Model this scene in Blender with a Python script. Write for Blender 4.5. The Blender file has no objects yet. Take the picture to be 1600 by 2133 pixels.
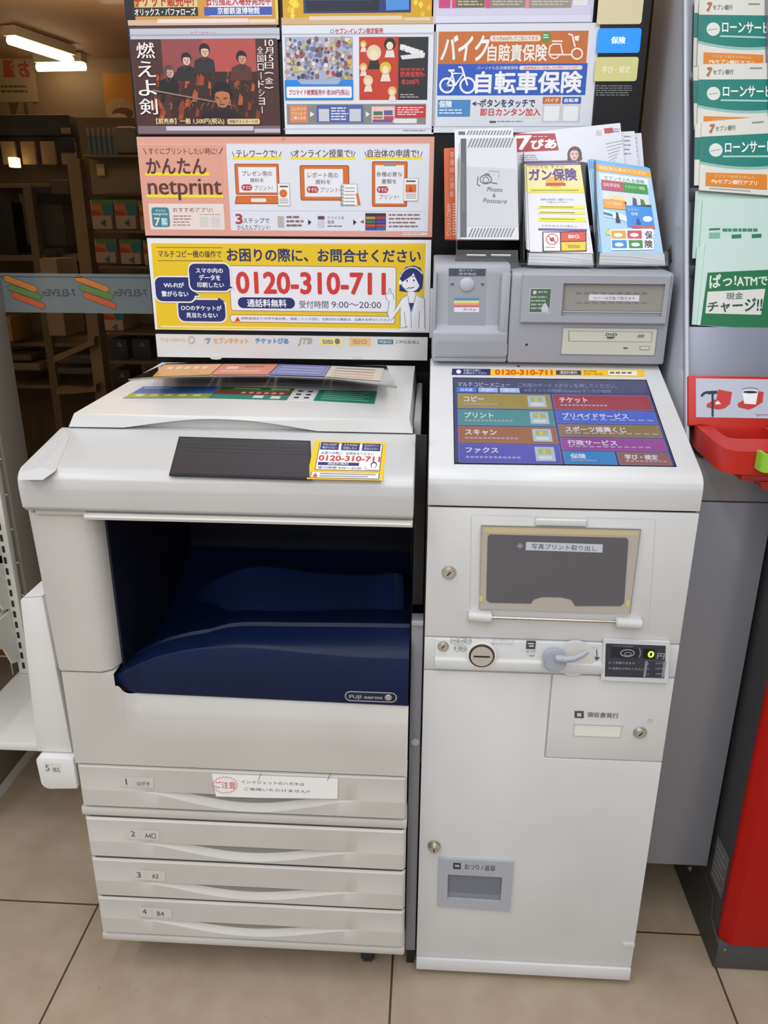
import bpy, bmesh, math, random
import numpy as np
from mathutils import Vector, Matrix
random.seed(7)
SC = bpy.context.scene
COL = SC.collection

# ------------------------------------------------------------------ camera
IW, IH = 1600, 2133
F, PITCH, YAW, ROLL = 1623.1, .3445, .0536, .0056
CC = np.array([-.0065, -1.0661, 1.2826])
_fw = np.array([-math.sin(YAW)*math.cos(PITCH), math.cos(YAW)*math.cos(PITCH), -math.sin(PITCH)])
_r = np.array([math.cos(YAW), math.sin(YAW), 0.]); _u = np.cross(_r, _fw)
RT = _r*math.cos(ROLL)+_u*math.sin(ROLL); UP = -_r*math.sin(ROLL)+_u*math.cos(ROLL)
cam = bpy.data.cameras.new('camera'); camo = bpy.data.objects.new('camera', cam); COL.objects.link(camo)
cam.sensor_fit = 'VERTICAL'; cam.sensor_height = 24; cam.lens = F*24/IH; cam.clip_start = .02
M = Matrix.Identity(4)
for i in range(3):
    M[i][0], M[i][1], M[i][2], M[i][3] = RT[i], UP[i], -_fw[i], CC[i]
camo.matrix_world = M
SC.camera = camo

# ------------------------------------------------------------------ light
SC.view_settings.view_transform = 'Standard'; SC.view_settings.look = 'None'
SC.view_settings.gamma = 1; SC.view_settings.use_curve_mapping = False
SC.view_settings.exposure = .25
wd = bpy.data.worlds.new('store_ambience'); SC.world = wd; wd.use_nodes = True
bg = wd.node_tree.nodes['Background']; bg.inputs[0].default_value = (.95, .97, 1, 1); bg.inputs[1].default_value = .47
def area(name, loc, sx, sy, power, colr=(1, .995, .99), rot=(0, 0, 0)):
    l = bpy.data.lights.new(name, 'AREA'); l.shape = 'RECTANGLE'; l.size = sx; l.size_y = sy
    l.energy = power; l.color = colr
    o = bpy.data.objects.new(name, l); COL.objects.link(o); o.location = loc; o.rotation_euler = rot
    return o
area('ceiling_tube_light', (-.55, -1.15, 2.55), .14, 2.6, 14)
area('ceiling_tube_light', (.45, -1.15, 2.55), .14, 2.6, 14)
area('ceiling_tube_light', (-1.9, -1.5, 2.55), .14, 2.6, 20)
area('ceiling_tube_light', (-.3, -3.6, 2.55), 3.0, .3, 47)

# ------------------------------------------------------------------ materials
def lin(h):
    h = h.lstrip('#'); v = [int(h[i:i+2], 16)/255 for i in (0, 2, 4)]
    return [c/12.92 if c <= .04045 else ((c+.055)/1.055)**2.4 for c in v]
_mc = {}
def mat(h, rough=.5, metal=0., emit=0., spec=.5, coat=0.):
    k = (h, rough, metal, emit, spec, coat)
    if k in _mc: return _mc[k]
    m = bpy.data.materials.new('surface_'+h.strip('#')); m.use_nodes = True
    b = m.node_tree.nodes['Principled BSDF']; c = lin(h)+[1]
    b.inputs['Base Color'].default_value = c; b.inputs['Roughness'].default_value = rough
    b.inputs['Metallic'].default_value = metal; b.inputs['Specular IOR Level'].default_value = spec
    b.inputs['Coat Weight'].default_value = coat
    if emit:
        b.inputs['Emission Color'].default_value = c; b.inputs['Emission Strength'].default_value = emit
    _mc[k] = m; return m
def noisy(name, h1, h2, scale, rough, bump=.02, metal=0., detail=3., fac=(.35, .65), spec=.5):
    m = bpy.data.materials.new(name); m.use_nodes = True; nt = m.node_tree; b = nt.nodes['Principled BSDF']
    tc = nt.nodes.new('ShaderNodeTexCoord'); n = nt.nodes.new('ShaderNodeTexNoise'); r = nt.nodes.new('ShaderNodeValToRGB')
    n.inputs['Scale'].default_value = scale; n.inputs['Detail'].default_value = detail
    nt.links.new(tc.outputs['Object'], n.inputs['Vector']); nt.links.new(n.outputs[0], r.inputs[0])
    r.color_ramp.elements[0].position, r.color_ramp.elements[1].position = fac
    r.color_ramp.elements[0].color = lin(h1)+[1]; r.color_ramp.elements[1].color = lin(h2)+[1]
    nt.links.new(r.outputs[0], b.inputs['Base Color']); b.inputs['Roughness'].default_value = rough
    b.inputs['Metallic'].default_value = metal; b.inputs['Specular IOR Level'].default_value = spec
    if bump:
        bp = nt.nodes.new('ShaderNodeBump'); bp.inputs['Strength'].default_value = bump; bp.inputs['Distance'].default_value = .002
        nt.links.new(n.outputs[0], bp.inputs['Height']); nt.links.new(bp.outputs[0], b.inputs['Normal'])
    return m
def clear(name, tint, gloss=.12, rough=.05, whit=.0, wcol='#ffffff'):
    """thin clear plastic / glass: see-through, with a fresnel gloss and some milky scatter"""
    m = bpy.data.materials.new(name); m.use_nodes = True; nt = m.node_tree; nt.nodes.clear()
    out = nt.nodes.new('ShaderNodeOutputMaterial'); tr = nt.nodes.new('ShaderNodeBsdfTransparent')
    gl = nt.nodes.new('ShaderNodeBsdfGlossy'); fr = nt.nodes.new('ShaderNodeLayerWeight'); mx = nt.nodes.new('ShaderNodeMixShader')
    df = nt.nodes.new('ShaderNodeBsdfDiffuse'); mx2 = nt.nodes.new('ShaderNodeMixShader')
    tr.inputs[0].default_value = (*tint, 1); gl.inputs['Roughness'].default_value = rough
    fr.inputs['Blend'].default_value = gloss
    df.inputs[0].default_value = lin(wcol)+[1]; mx2.inputs[0].default_value = whit
    nt.links.new(tr.outputs[0], mx2.inputs[1]); nt.links.new(df.outputs[0], mx2.inputs[2])
    nt.links.new(fr.outputs['Fresnel'], mx.inputs[0]); nt.links.new(mx2.outputs[0], mx.inputs[1]); nt.links.new(gl.outputs[0], mx.inputs[2])
    nt.links.new(mx.outputs[0], out.inputs[0]); return m
WHITE = noisy('warm_white_plastic', '#bebbb7', '#c4c1bd', 7, .45, .01)
PANELW = noisy('pale_plastic', '#c2c2c2', '#c8c8c8', 6, .33, .0)
LIDW = noisy('light_plastic', '#d4d4d3', '#dadad9', 6, .35, .0)
KPANEL = noisy('kiosk_panel_plastic', '#d0d1d3', '#d6d7d9', 6, .33, .0)
KWHITE = noisy('white_painted_steel', '#cdcecf', '#d4d5d6', 5, .42, .01)
GREYU = mat('#b4b6bd', .45)
GREYD = mat('#8e9096', .5)
BLACK = mat('#121216', .5)
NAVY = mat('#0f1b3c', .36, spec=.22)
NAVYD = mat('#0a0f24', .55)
STEEL = mat('#b9b4aa', .3, 1.)
ACRYL = clear('clear_acrylic', (.93, .94, .95), .10, .05, .05)
SMOKE = clear('smoked_acrylic', (.62, .62, .62), .12, .08, .25, '#8a8a8a')

# ------------------------------------------------------------------ geometry helpers
def ray(px, py): return _fw*F + RT*(px-IW/2) - UP*(py-IH/2)
def at(px, py, ax, v):
    d = ray(px, py); return CC + d*((v-CC[ax])/d[ax])
def Y(px, py, y): return at(px, py, 1, y)
def Zp(px, py, z): return at(px, py, 2, z)
class PL:
    def __init__(s, O, u, v, vmax=9.):
        s.O = np.array(O, float); s.u = np.array(u, float)/np.linalg.norm(u)
        v = np.array(v, float); v = v-s.u*(v@s.u); s.v = v/np.linalg.norm(v); s.n = np.cross(s.u, s.v); s.vmax = vmax
    def uv(s, px, py):
        d = ray(px, py); t = ((s.O-CC)@s.n)/(d@s.n); p = CC+d*t-s.O
        return (p@s.u, min(p@s.v, s.vmax))
    def pt(s, a, b, w=0): return s.O+s.u*a+s.v*b+s.n*w
    def shift(s, w): return PL(s.O+s.n*w, s.u, s.v, s.vmax)
def YP(y): return PL((0, y, 0), (1, 0, 0), (0, 0, 1))

def fin(name, me, mats, parent=None, ang=35, **props):
    for m in mats: me.materials.append(m)
    me.validate()
    if len(me.polygons): me.polygons.foreach_set('use_smooth', [True]*len(me.polygons))
    me.set_sharp_from_angle(angle=math.radians(ang)); me.update()
    o = bpy.data.objects.new(name, me); COL.objects.link(o)
    if parent is not None:
        o.parent = parent
        o.matrix_parent_inverse = Matrix.Translation(-Vector(parent.location)) if parent.type == 'EMPTY' else Matrix.Identity(4)
    for k, v in props.items(): o[k] = v
    return o
def thing(name, loc, label, category, group=None):
    o = bpy.data.objects.new(name, None); COL.objects.link(o); o.location = loc; o.empty_display_size = .05
    o['label'] = label; o['category'] = category
    if group: o['group'] = group
    return o
def tag(o, label, category, group=None):
    o['label'] = label; o['category'] = category
    if group: o['group'] = group
    return o
class MB:
    def __init__(s): s.v = []; s.f = []; s.m = []; s.mats = []
    def mi(s, m):
        if m not in s.mats: s.mats.append(m)
        return s.mats.index(m)
    def raw(s, vs, fs, m):
        k = len(s.v); i = s.mi(m); s.v += [tuple(map(float, p)) for p in vs]
        s.f += [tuple(k+j for j in f) for f in fs]; s.m += [i]*len(fs); return s
    def bm(s, b, m, mx=None):
        b.verts.ensure_lookup_table(); b.verts.index_update()
        vs = [(mx @ v.co if mx else v.co)[:] for v in b.verts]
        s.raw(vs, [[v.index for v in f.verts] for f in b.faces], m); b.free(); return s
    def box(s, a, b, m, bev=0., seg=2):
        a = np.array(a, float); b = np.array(b, float); lo = np.minimum(a, b); hi = np.maximum(a, b)
        t = bmesh.new(); bmesh.ops.create_cube(t, size=1)
        for v in t.verts: v.co = Vector([lo[i]+(v.co[i]+.5)*(hi[i]-lo[i]) for i in range(3)])
        if bev: bmesh.ops.bevel(t, geom=t.edges[:], offset=min(bev, .49*min(hi-lo)), segments=seg, affect='EDGES', profile=.5)
        return s.bm(t, m)
    def prism(s, pts, d, m, bev=0., seg=2):
        """pts: 3-D loop, extruded by vector d"""
        t = bmesh.new(); d = Vector(d); vs = [t.verts.new(p) for p in pts]; f = t.faces.new(vs)
        r = bmesh.ops.extrude_face_region(t, geom=[f])
        bmesh.ops.translate(t, verts=[g for g in r['geom'] if isinstance(g, bmesh.types.BMVert)], vec=d)
        bmesh.ops.recalc_face_normals(t, faces=t.faces[:])
        if bev: bmesh.ops.bevel(t, geom=t.edges[:], offset=bev, segments=seg, affect='EDGES', profile=.5)
        return s.bm(t, m)
    def cyl(s, p0, p1, r, m, n=24, r1=None, bev=0.):
        p0 = Vector(p0); p1 = Vector(p1); ax = p1-p0; t = bmesh.new()
        bmesh.ops.create_cone(t, cap_ends=True, segments=n, radius1=r, radius2=r if r1 is None else r1, depth=ax.length)
        if bev: bmesh.ops.bevel(t, geom=[e for e in t.edges if len(e.link_faces) == 2 and any(len(f.verts) > 4 for f in e.link_faces)], offset=bev, segments=2, affect='EDGES')
        mx = Matrix.Translation((p0+p1)/2) @ ax.to_track_quat('Z', 'Y').to_matrix().to_4x4()
        return s.bm(t, m, mx)
    def tube(s, path, r, m, n=8):
        path = [Vector(p) for p in path]; vs = []; fs = []
        for i, p in enumerate(path):
            d = (path[min(i+1, len(path)-1)]-path[max(i-1, 0)]).normalized()
            a = d.orthogonal().normalized() if i == 0 else (pa-d*(pa.dot(d))).normalized()
            pa = a; b = d.cross(a)
            rr = r[i] if isinstance(r, (list, tuple)) else r
            vs += [p+(a*math.cos(2*math.pi*k/n)+b*math.sin(2*math.pi*k/n))*rr for k in range(n)]
        for i in range(len(path)-1):
            fs += [(i*n+k, i*n+(k+1) % n, (i+1)*n+(k+1) % n, (i+1)*n+k) for k in range(n)]
        fs += [tuple(range(n))[::-1], tuple(range((len(path)-1)*n, len(path)*n))]
        return s.raw(vs, fs, m)
    def loft(s, rows, m, close=False):
        n = len(rows[0]); vs = [p for r in rows for p in r]; fs = []
        for i in range(len(rows)-1):
            for k in range(n-1): fs.append((i*n+k, i*n+k+1, (i+1)*n+k+1, (i+1)*n+k))
        return s.raw(vs, fs, m)
    def build(s, name, parent=None, ang=35, **p):
        me = bpy.data.meshes.new(name); me.from_pydata(s.v, [], s.f)
        me.polygons.foreach_set('material_index', s.m)
        return fin(name, me, s.mats, parent, ang, **p)

# ---- text meshes (built-in font)
_tc = {}
def glyphs(t, bold):
    if (t, bold) in _tc: return _tc[t, bold]
    cu = bpy.data.curves.new('lettering', 'FONT'); cu.body = t; cu.size = 1; cu.resolution_u = 3
    o = bpy.data.objects.new('lettering', cu); COL.objects.link(o)
    dg = bpy.context.evaluated_depsgraph_get(); dg.update()
    me = bpy.data.meshes.new_from_object(o.evaluated_get(dg))
    v = np.array([x.co[:2] for x in me.vertices]) if len(me.vertices) else np.zeros((0, 2))
    f = [tuple(p.vertices) for p in me.polygons]
    bpy.data.objects.remove(o); bpy.data.curves.remove(cu); bpy.data.meshes.remove(me)
    if len(v):
        v = v-v.min(0); S = np.maximum(v.max(0), 1e-6); v = v/S
        if bold >= .01:      # heavier strokes: the same outline laid down again a hair to each side
            n = len(v); sh = [(math.cos(q), math.sin(q)) for q in np.arange(8)*math.pi/4] if bold >= .03 else [(-1, -1), (1, -1), (-1, 1), (1, 1)] if bold >= .02 else [(-1, 0), (1, 0)]
            f = [tuple(i+k*n for i in p) for k in range(len(sh)) for p in f]
            v = np.concatenate([v+np.array(d)*bold/S for d in sh])
    _tc[t, bold] = (v, f); return v, f

class Art(MB):
    """flat print on a plane; pixel coordinates are turned into points of that plane"""
    def __init__(s, pl, rough=.45, step=.00025, spec=.4, emit=0.):
        super().__init__(); s.pl = pl; s.r = rough; s.st = step; s.sp = spec; s.em = emit; s.k = 0
    def c(s, h): return h if not isinstance(h, str) else mat(h, s.r, spec=s.sp, emit=s.em)
    def w(s, L):
        s.k = (s.k+1) % 16; return L*s.st+s.k*s.st*.045
    def uvpoly(s, uv, h, L):
        w = s.w(L); s.raw([s.pl.pt(a, b, w) for a, b in uv], [tuple(range(len(uv)))], s.c(h)); return s
    def poly(s, pts, h, L=1): return s.uvpoly([s.pl.uv(*p) for p in pts], h, L)
    def bounds(s, x0, y0, x1, y1):
        a = s.pl.uv(x0, y0); b = s.pl.uv(x1, y1); return min(a[0], b[0]), min(a[1], b[1]), max(a[0], b[0]), max(a[1], b[1])
    def rect(s, x0, y0, x1, y1, h, L=1, r=0.):
        u0, v0, u1, v1 = s.bounds(x0, y0, x1, y1)
        if not r: return s.uvpoly([(u0, v0), (u1, v0), (u1, v1), (u0, v1)], h, L)
        k = (u1-u0)/abs(x1-x0); r = min(r*k, .49*(u1-u0), .49*(v1-v0)); pts = []
        for cx, cy, a in ((u1-r, v1-r, 0), (u0+r, v1-r, 90), (u0+r, v0+r, 180), (u1-r, v0+r, 270)):
            for i in range(5):
                t = math.radians(a+i*22.5); pts.append((cx+r*math.cos(t), cy+r*math.sin(t)))
        return s.uvpoly(pts, h, L)
    def frame(s, x0, y0, x1, y1, w, h, L=1):
        s.rect(x0, y0, x1, y0+w, h, L); s.rect(x0, y1-w, x1, y1, h, L); s.rect(x0, y0+w, x0+w, y1-w, h, L); s.rect(x1-w, y0+w, x1, y1-w, h, L); return s
    def oval(s, cx, cy, rx, ry, h, L=1, n=28, a0=0, a1=360):
        u0, v0 = s.pl.uv(cx, cy); ku = abs(s.pl.uv(cx+rx, cy)[0]-u0); kv = abs(s.pl.uv(cx, cy-ry)[1]-v0)
        return s.uvpoly([(u0+ku*math.cos(math.radians(a0+(a1-a0)*i/n)), v0+kv*math.sin(math.radians(a0+(a1-a0)*i/n))) for i in range(n if a1-a0 == 360 else n+1)], h, L)
    def ring(s, cx, cy, rx, ry, w, h, L=1, n=28, a0=0, a1=360):
        pts = [(cx+rx*math.cos(math.radians(a0+(a1-a0)*i/n)), cy-ry*math.sin(math.radians(a0+(a1-a0)*i/n))) for i in range(n+1)]
        return s.line(pts, w, h, L)
    def line(s, pts, w, h, L=1):
        uv = [np.array(s.pl.uv(*p)) for p in pts]; k = abs(s.pl.uv(pts[0][0]+1, pts[0][1])[0]-uv[0][0])
        n = len(uv); A = []; B = []
        for i in range(n):
            d = uv[min(i+1, n-1)]-uv[max(i-1, 0)]; d = d/(np.linalg.norm(d)+1e-9); q = np.array([-d[1], d[0]])*w*k/2
            A.append(uv[i]+q); B.append(uv[i]-q)
        w_ = s.w(L); s.raw([s.pl.pt(*p, w_) for p in A+B], [(i, n+i, n+i+1, i+1) for i in range(n-1)], s.c(h)); return s
    def text(s, t, x0, y0, x1, y1, h, L=3, bold=.012, q=None, flip=False, shear=0.):
        v, f = glyphs(t, bold)
        if not len(v): return s
        a, b = v[:, 0], v[:, 1]
        if flip: a = 1-a
        if q is None:
            u0, v0, u1, v1 = s.bounds(x0, y0, x1, y1)
            P = [(u0+(u1-u0)*i+shear*(v1-v0)*j, v0+(v1-v0)*j) for i, j in zip(a, b)]
        else:
            Q = [np.array(s.pl.uv(*p)) for p in q]   # tl tr br bl
            P = [Q[3]*(1-i)*(1-j)+Q[2]*i*(1-j)+Q[1]*i*j+Q[0]*(1-i)*j for i, j in zip(a, b)]
        nc = 8 if bold >= .03 else 4 if bold >= .02 else 2 if bold >= .01 else 1; per = len(P)//nc; w_ = s.w(L)
        s.raw([s.pl.pt(p[0], p[1], w_+(k//per)*.000012) for k, p in enumerate(P)], f, s.c(h)); return s
    def vtext(s, t, x0, y0, x1, y1, h, L=3, bold=.012, dx=0.):
        t = list(t) if isinstance(t, str) else t; n = len(t); H = (y1-y0)/n
        for i, ch in enumerate(t):
            o = dx*i; g = .08*H
            if ch in 'ー': s.rect(x0+o+(x1-x0)*.42, y0+i*H+g, x0+o+(x1-x0)*.6, y0+(i+1)*H-g, h, L)
            elif ch in '()': s.line([(x0+o, y0+i*H+H*(.55 if ch == '(' else .35)), ((x0+x1)/2+o, y0+i*H+H*(.42 if ch == '(' else .5)), (x1+o, y0+i*H+H*(.55 if ch == '(' else .35))], H*.12, h, L)
            else: s.text(ch, x0+o, y0+i*H+g, x1+o, y0+(i+1)*H-g, h, L, bold)
        return s
    def greek(s, x0, y0, x1, y1, n, h, L=2, fill=.45, slope=0.):
        """rows of print too small to read"""
        H = (y1-y0)/n
        for i in range(n):
            e = x1-(x1-x0)*random.uniform(0, .25); ya = y0+i*H; x = x0
            while x < e:
                w = min(random.uniform(5, 13), e-x)
                if w > 1: s.poly([(x, ya+slope*(x-x0)), (x+w, ya+slope*(x+w-x0)), (x+w, ya+H*fill+slope*(x+w-x0)), (x, ya+H*fill+slope*(x-x0))], h, L)
                x += w+random.uniform(1, 2.5)
        return s
    def slab(s, pts, th, h, L=0):
        """solid sheet behind the print"""
        uv = [s.pl.uv(*p) for p in pts]; n = len(uv); m = s.c(h)
        s.raw([s.pl.pt(a, b, L*s.st) for a, b in uv]+[s.pl.pt(a, b, -th) for a, b in uv],
              [tuple(range(n)), tuple(range(2*n-1, n-1, -1))]+[(i, n+i, n+(i+1) % n, (i+1) % n) for i in range(n)], m); return s
    def slabr(s, x0, y0, x1, y1, th, h):
        u0, v0, u1, v1 = s.bounds(x0, y0, x1, y1); P = s.pl
        lo = [P.pt(a, b, -th) for a, b in ((u0, v0), (u1, v0), (u1, v1), (u0, v1))]; hi = [P.pt(a, b, 0) for a, b in ((u0, v0), (u1, v0), (u1, v1), (u0, v1))]
        s.raw(hi+lo, [(0, 1, 2, 3), (7, 6, 5, 4)]+[(i, 4+i, 4+(i+1) % 4, (i+1) % 4) for i in range(4)], s.c(h)); return s
def move(o, d):
    o.location = Vector(o.location)+Vector(d); return o
def dup(o, d, label=None):
    c = o.copy(); COL.objects.link(c); c.location = Vector(o.location)+Vector(d)
    for ch in o.children:
        k = ch.copy(); COL.objects.link(k); k.parent = c
        for g in ch.children:
            e = g.copy(); COL.objects.link(e); e.parent = k
    if label: c['label'] = label
    return c
# ================================================================== SETTING
def floor_mat():
    m = bpy.data.materials.new('beige_floor_tiles'); m.use_nodes = True; nt = m.node_tree; b = nt.nodes['Principled BSDF']
    tc = nt.nodes.new('ShaderNodeTexCoord'); mp = nt.nodes.new('ShaderNodeMapping'); br = nt.nodes.new('ShaderNodeTexBrick')
    mp.inputs['Location'].default_value = (.6441, -.1148, 0)
    br.offset = 0; br.inputs['Scale'].default_value = 1; br.inputs['Brick Width'].default_value = .6; br.inputs['Row Height'].default_value = .6
    br.inputs['Mortar Size'].default_value = .0022; br.inputs['Mortar Smooth'].default_value = .2; br.inputs['Bias'].default_value = 0
    n1 = nt.nodes.new('ShaderNodeTexNoise'); n1.inputs['Scale'].default_value = 14; n1.inputs['Detail'].default_value = 6
    n2 = nt.nodes.new('ShaderNodeTexNoise'); n2.inputs['Scale'].default_value = 55; n2.inputs['Detail'].default_value = 2
    r1 = nt.nodes.new('ShaderNodeValToRGB'); r1.color_ramp.elements[0].position = .3; r1.color_ramp.elements[1].position = .7
    r1.color_ramp.elements[0].color = lin('#9d8c76')+[1]; r1.color_ramp.elements[1].color = lin('#a99984')+[1]
    r2 = nt.nodes.new('ShaderNodeValToRGB'); r2.color_ramp.elements[0].position = .73; r2.color_ramp.elements[1].position = .78
    r2.color_ramp.elements[0].color = (1, 1, 1, 1); r2.color_ramp.elements[1].color = (.72, .68, .62, 1)
    mu = nt.nodes.new('ShaderNodeMix'); mu.data_type = 'RGBA'; mu.blend_type = 'MULTIPLY'; mu.inputs[0].default_value = 1
    L = nt.links.new
    L(tc.outputs['Object'], mp.inputs[0]); L(mp.outputs[0], br.inputs[0]); L(tc.outputs['Object'], n1.inputs[0]); L(tc.outputs['Object'], n2.inputs[0])
    L(n1.outputs[0], r1.inputs[0]); L(n2.outputs[0], r2.inputs[0]); L(r1.outputs[0], mu.inputs[6]); L(r2.outputs[0], mu.inputs[7])
    L(mu.outputs[2], br.inputs['Color1']); L(mu.outputs[2], br.inputs['Color2']); br.inputs['Mortar'].default_value = lin('#4a3a2c')+[1]
    L(br.outputs[0], b.inputs['Base Color']); b.inputs['Roughness'].default_value = .42
    bp = nt.nodes.new('ShaderNodeBump'); bp.inputs['Strength'].default_value = .3; bp.inputs['Distance'].default_value = .002; bp.invert = True
    L(br.outputs['Fac'], bp.inputs['Height']); L(bp.outputs[0], b.inputs['Normal'])
    return m
MB().box((-4.5, -5, -.05), (4, 6.2, 0), floor_mat()).build('floor', kind='structure')
GY = .70                                                       # the shop window
BROWN = noisy('dim_beige_wall', '#8a7658', '#937e60', 2, .7, 0)  # mirrored room walls, brown tone stands for the dimness of the reflection
MB().box((-4.5, 6.0, 0), (4, 6.1, 2.6), BROWN).build('wall_back', kind='structure')
MB().box((-4.6, GY+.04, 0), (-4.5, 6.0, 2.6), BROWN).build('wall_left', kind='structure')
MB().box((3.9, GY+.04, 0), (4.0, 6.0, 2.6), BROWN).build('wall_right', kind='structure')
MB().box((-4.5, GY+.04, 2.6), (4, 6.1, 2.7), noisy('dim_beige_ceiling', '#b39370', '#bb9b78', 2, .7, 0)).build('ceiling', kind='structure')
MB().box((.62, GY, 0), (3.9, GY+.05, 2.6), mat('#3a3a3e', .6)).build('wall_front', kind='structure')
# window: pane, sill rail and mullion
win = MB().box((-4.5, GY, .06), (.62, GY+.008, 2.6), clear('dim_reflection_glass', (.80, .74, .66), .10, .02)).build('window_1', kind='structure')  # pane tint dims the mirrored room so it looks like a reflection
MB().box((-4.5, GY-.02, 0), (.62, GY+.03, .06), mat('#6b6660', .4)).build('window_rail', win)
FR = mat('#8b857d', .4)
MB().box((-.992, GY-.105, .06), (-.962, GY-.002, 2.6), FR, .002).build('window_mullion', win)
# printed film band across the glass
fp = YP(GY-.002); a = Art(fp, .5)
FILM = clear('pale_blue_window_film', (.60, .66, .70), .02, .3, .56, '#8a9496')
u0, v0, u1, v1 = a.bounds(-60, 562, 316, 655)
zt, zb = 1.193, 1.108
a.raw([fp.pt(x, z) for x, z in ((-1.6, zb), (-.42, zb), (-.42, zt), (-1.6, zt))], [(0, 1, 2, 3)], FILM)
a.uvpoly([(-1.6, zt-.0085), (-.42, zt-.0085), (-.42, zt-.0065), (-1.6, zt-.0065)], '#3d4a4f', 2)
for k, x in enumerate((-140, 10, 159)):
    for (xa, ya, xb, yb, h) in ((4, 578, 62, 602, '#b8702a'), (12, 597, 71, 618, '#54783c'), (20, 613, 78, 637, '#b8502e')):
        P, Q = a.pl.uv(x+xa, ya+2), a.pl.uv(x+xb, yb)
        d = np.array(Q)-np.array(P); Ln = np.linalg.norm(d); d /= Ln; q = np.array([-d[1], d[0]]); r = .0062
        for rr, hh, LL in ((r+.0012, '#4e3f2a', 1), (r, h, 2)):
            pts = [np.array(P)+rr*(-d*math.sin(t)+q*math.cos(t)) for t in np.linspace(0, math.pi, 9)]+[np.array(Q)+rr*(d*math.sin(t)-q*math.cos(t)) for t in np.linspace(0, math.pi, 9)]
            a.uvpoly(pts, hh, LL)
    a.text('7-ELEVEn', x+78, 602, x+148, 617, '#3b4045', 3, .012, flip=True)
a.build('window_film_band', win)

# ================================================================== STORE REFLECTION, BUILT AS A MIRRORED ROOM BEHIND THE GLASS
def bbox(name, x0, y0, x1, y1, Yf, dep, h, label, cat, group=None, bev=.004, rough=.6, art=None):
    """carton or slab of the mirrored room, standing with its front at depth Yf"""
    P = Y(x0, y0, Yf); Q = Y(x1, y1, Yf); P2 = Y(x0, y1, Yf); x0w = (P[0]+P2[0])/2; x1w = Q[0]
    o = MB().box((x0w, Yf, Q[2]), (x1w, Yf+dep, P[2]), mat(h, rough) if isinstance(h, str) else h, bev).build(name)
    tag(o, label, cat, group); return o
TUBE = mat('#fff6e0', .5, emit=8)
def tube_lamp(p0, p1, label):
    t = thing('ceiling_tube_lamp', p0, label, 'lamp', None)
    p0 = np.array(p0); p1 = np.array(p1)
    MB().cyl(p0, p1, .028, TUBE, 12).build('tube', t)
    d = (p1-p0)/np.linalg.norm(p1-p0); n = np.array([d[1], -d[0], 0])*.05
    MB().prism([p0-n+(0, 0, .03), p0+n+(0, 0, .03), p1+n+(0, 0, .03), p1-n+(0, 0, .03)], (0, 0, .06), mat('#c9bda6')).build('housing', t)
c1, c2 = Zp(20, 84, 2.5), Zp(148, 125, 2.5)
tube_lamp(c1, c2, 'bright slanting ceiling tube lamp at the upper left, mirrored in the window')
c1, c2 = Zp(78, 141, 2.5), Zp(177, 139, 2.5)
tube_lamp(c1, c2, 'short level mirrored ceiling tube lamp at the upper left, below the slanting one')
area('mirror_room_light', (-1.7, 3.8, 2.35), 1.4, .3, 9, (1, .86, .66))  # area light carries the glow of the mirrored tubes
area('mirror_room_ceiling_fill', (-1.6, 3.4, 2.0), 1.6, .2, 44, (1, .88, .7), (math.pi, 0, 0))  # added uplight without a visible source, brightens the mirrored ceiling
# shelf towers
def post(x0, y0, x1, y1, w, Yf, h, parent, name='upright'):
    P, Q = Y((x0+x1)/2, (y0+y1)/2, Yf), 0
    k = Y((x0+x1)/2+w/2, (y0+y1)/2, Yf)[0]-P[0]
    return MB().box((P[0]-k, Yf, .02), (P[0]+k, Yf+.05, Y(x0, y0, Yf)[2]), mat(h, .6)).build(name, parent)
GA = thing('shelving_unit', (-2.6, 2.6, 0), 'tall dark-topped shelving unit mirrored behind the glass at far left', 'shelving unit')
b0, b1 = Y(0, 245, 3.0), Y(166, 287, 3.0)
MB().box((-3.6, 2.9, b1[2]), (b1[0], 3.0, b0[2]), mat('#211d1c', .5), .004).build('header_panel', GA)
post(62, 385, 112, 850, 16, 2.6, '#6d5d46', GA)
post(150, 330, 216, 860, 25, 2.4, '#8f7b5c', GA)
post(-60, 385, -14, 850, 16, 2.6, '#6d5d46', GA)
for (ya, yb, xa, xb) in ((382, 392, -90, 150), (530, 545, -90, 190), (712, 724, -70, 205), (800, 812, -60, 215)):
    p, q = Y(xa, ya, 2.62), Y(xb, yb, 2.62)
    MB().box((p[0], 2.62, q[2]), (q[0], 3.0, p[2]), mat('#73634c', .6), .003).build('shelf_board', GA)
MB().box((-3.6, 3.0, .02), (b1[0], 3.03, b1[2]), mat('#5a4a38', .7)).build('back_panel', GA)
for (x0, y0, x1, y1, yy) in ((112, 702, 196, 755, 2.35), (118, 800, 200, 822, 2.35)):
    p, q = Y(x0, y0, yy), Y(x1, y1, yy)
    MB().prism([Y(x0, y1, yy), Y(x0, y1-14, yy), Y(x1-22, y0+14, yy), Y(x1, y0, yy), Y(x1, y0+16, yy)], (0, .05, 0), mat('#8a7553', .6)).build('shelf_bracket', GA)
for i in range(5):
    x = -42+i*41
    bbox('hanging_pack', x+4, 294, x+37, 343, 2.88, .02, '#a08c70', ['','','','',''][i] or ('pale pack hanging under the dark header mirrored behind the glass, '+['outermost left', 'at the left frame edge', 'next to the lit lamp spot', 'third from the frame edge', 'nearest the white upright'][i]), 'pack', 'packs hanging under the dark header')
bbox('small_sign', 120, 286, 155, 317, 2.86, .02, '#17141a', 'small black hanging sign at the end of the dark header mirrored behind the glass', 'sign')
o = bbox('night_lamp', 17, 327, 34, 348, 2.8, .05, mat('#ffe2a0', .5, emit=5), 'small glowing square lamp among the packs mirrored behind the glass', 'lamp')
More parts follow.
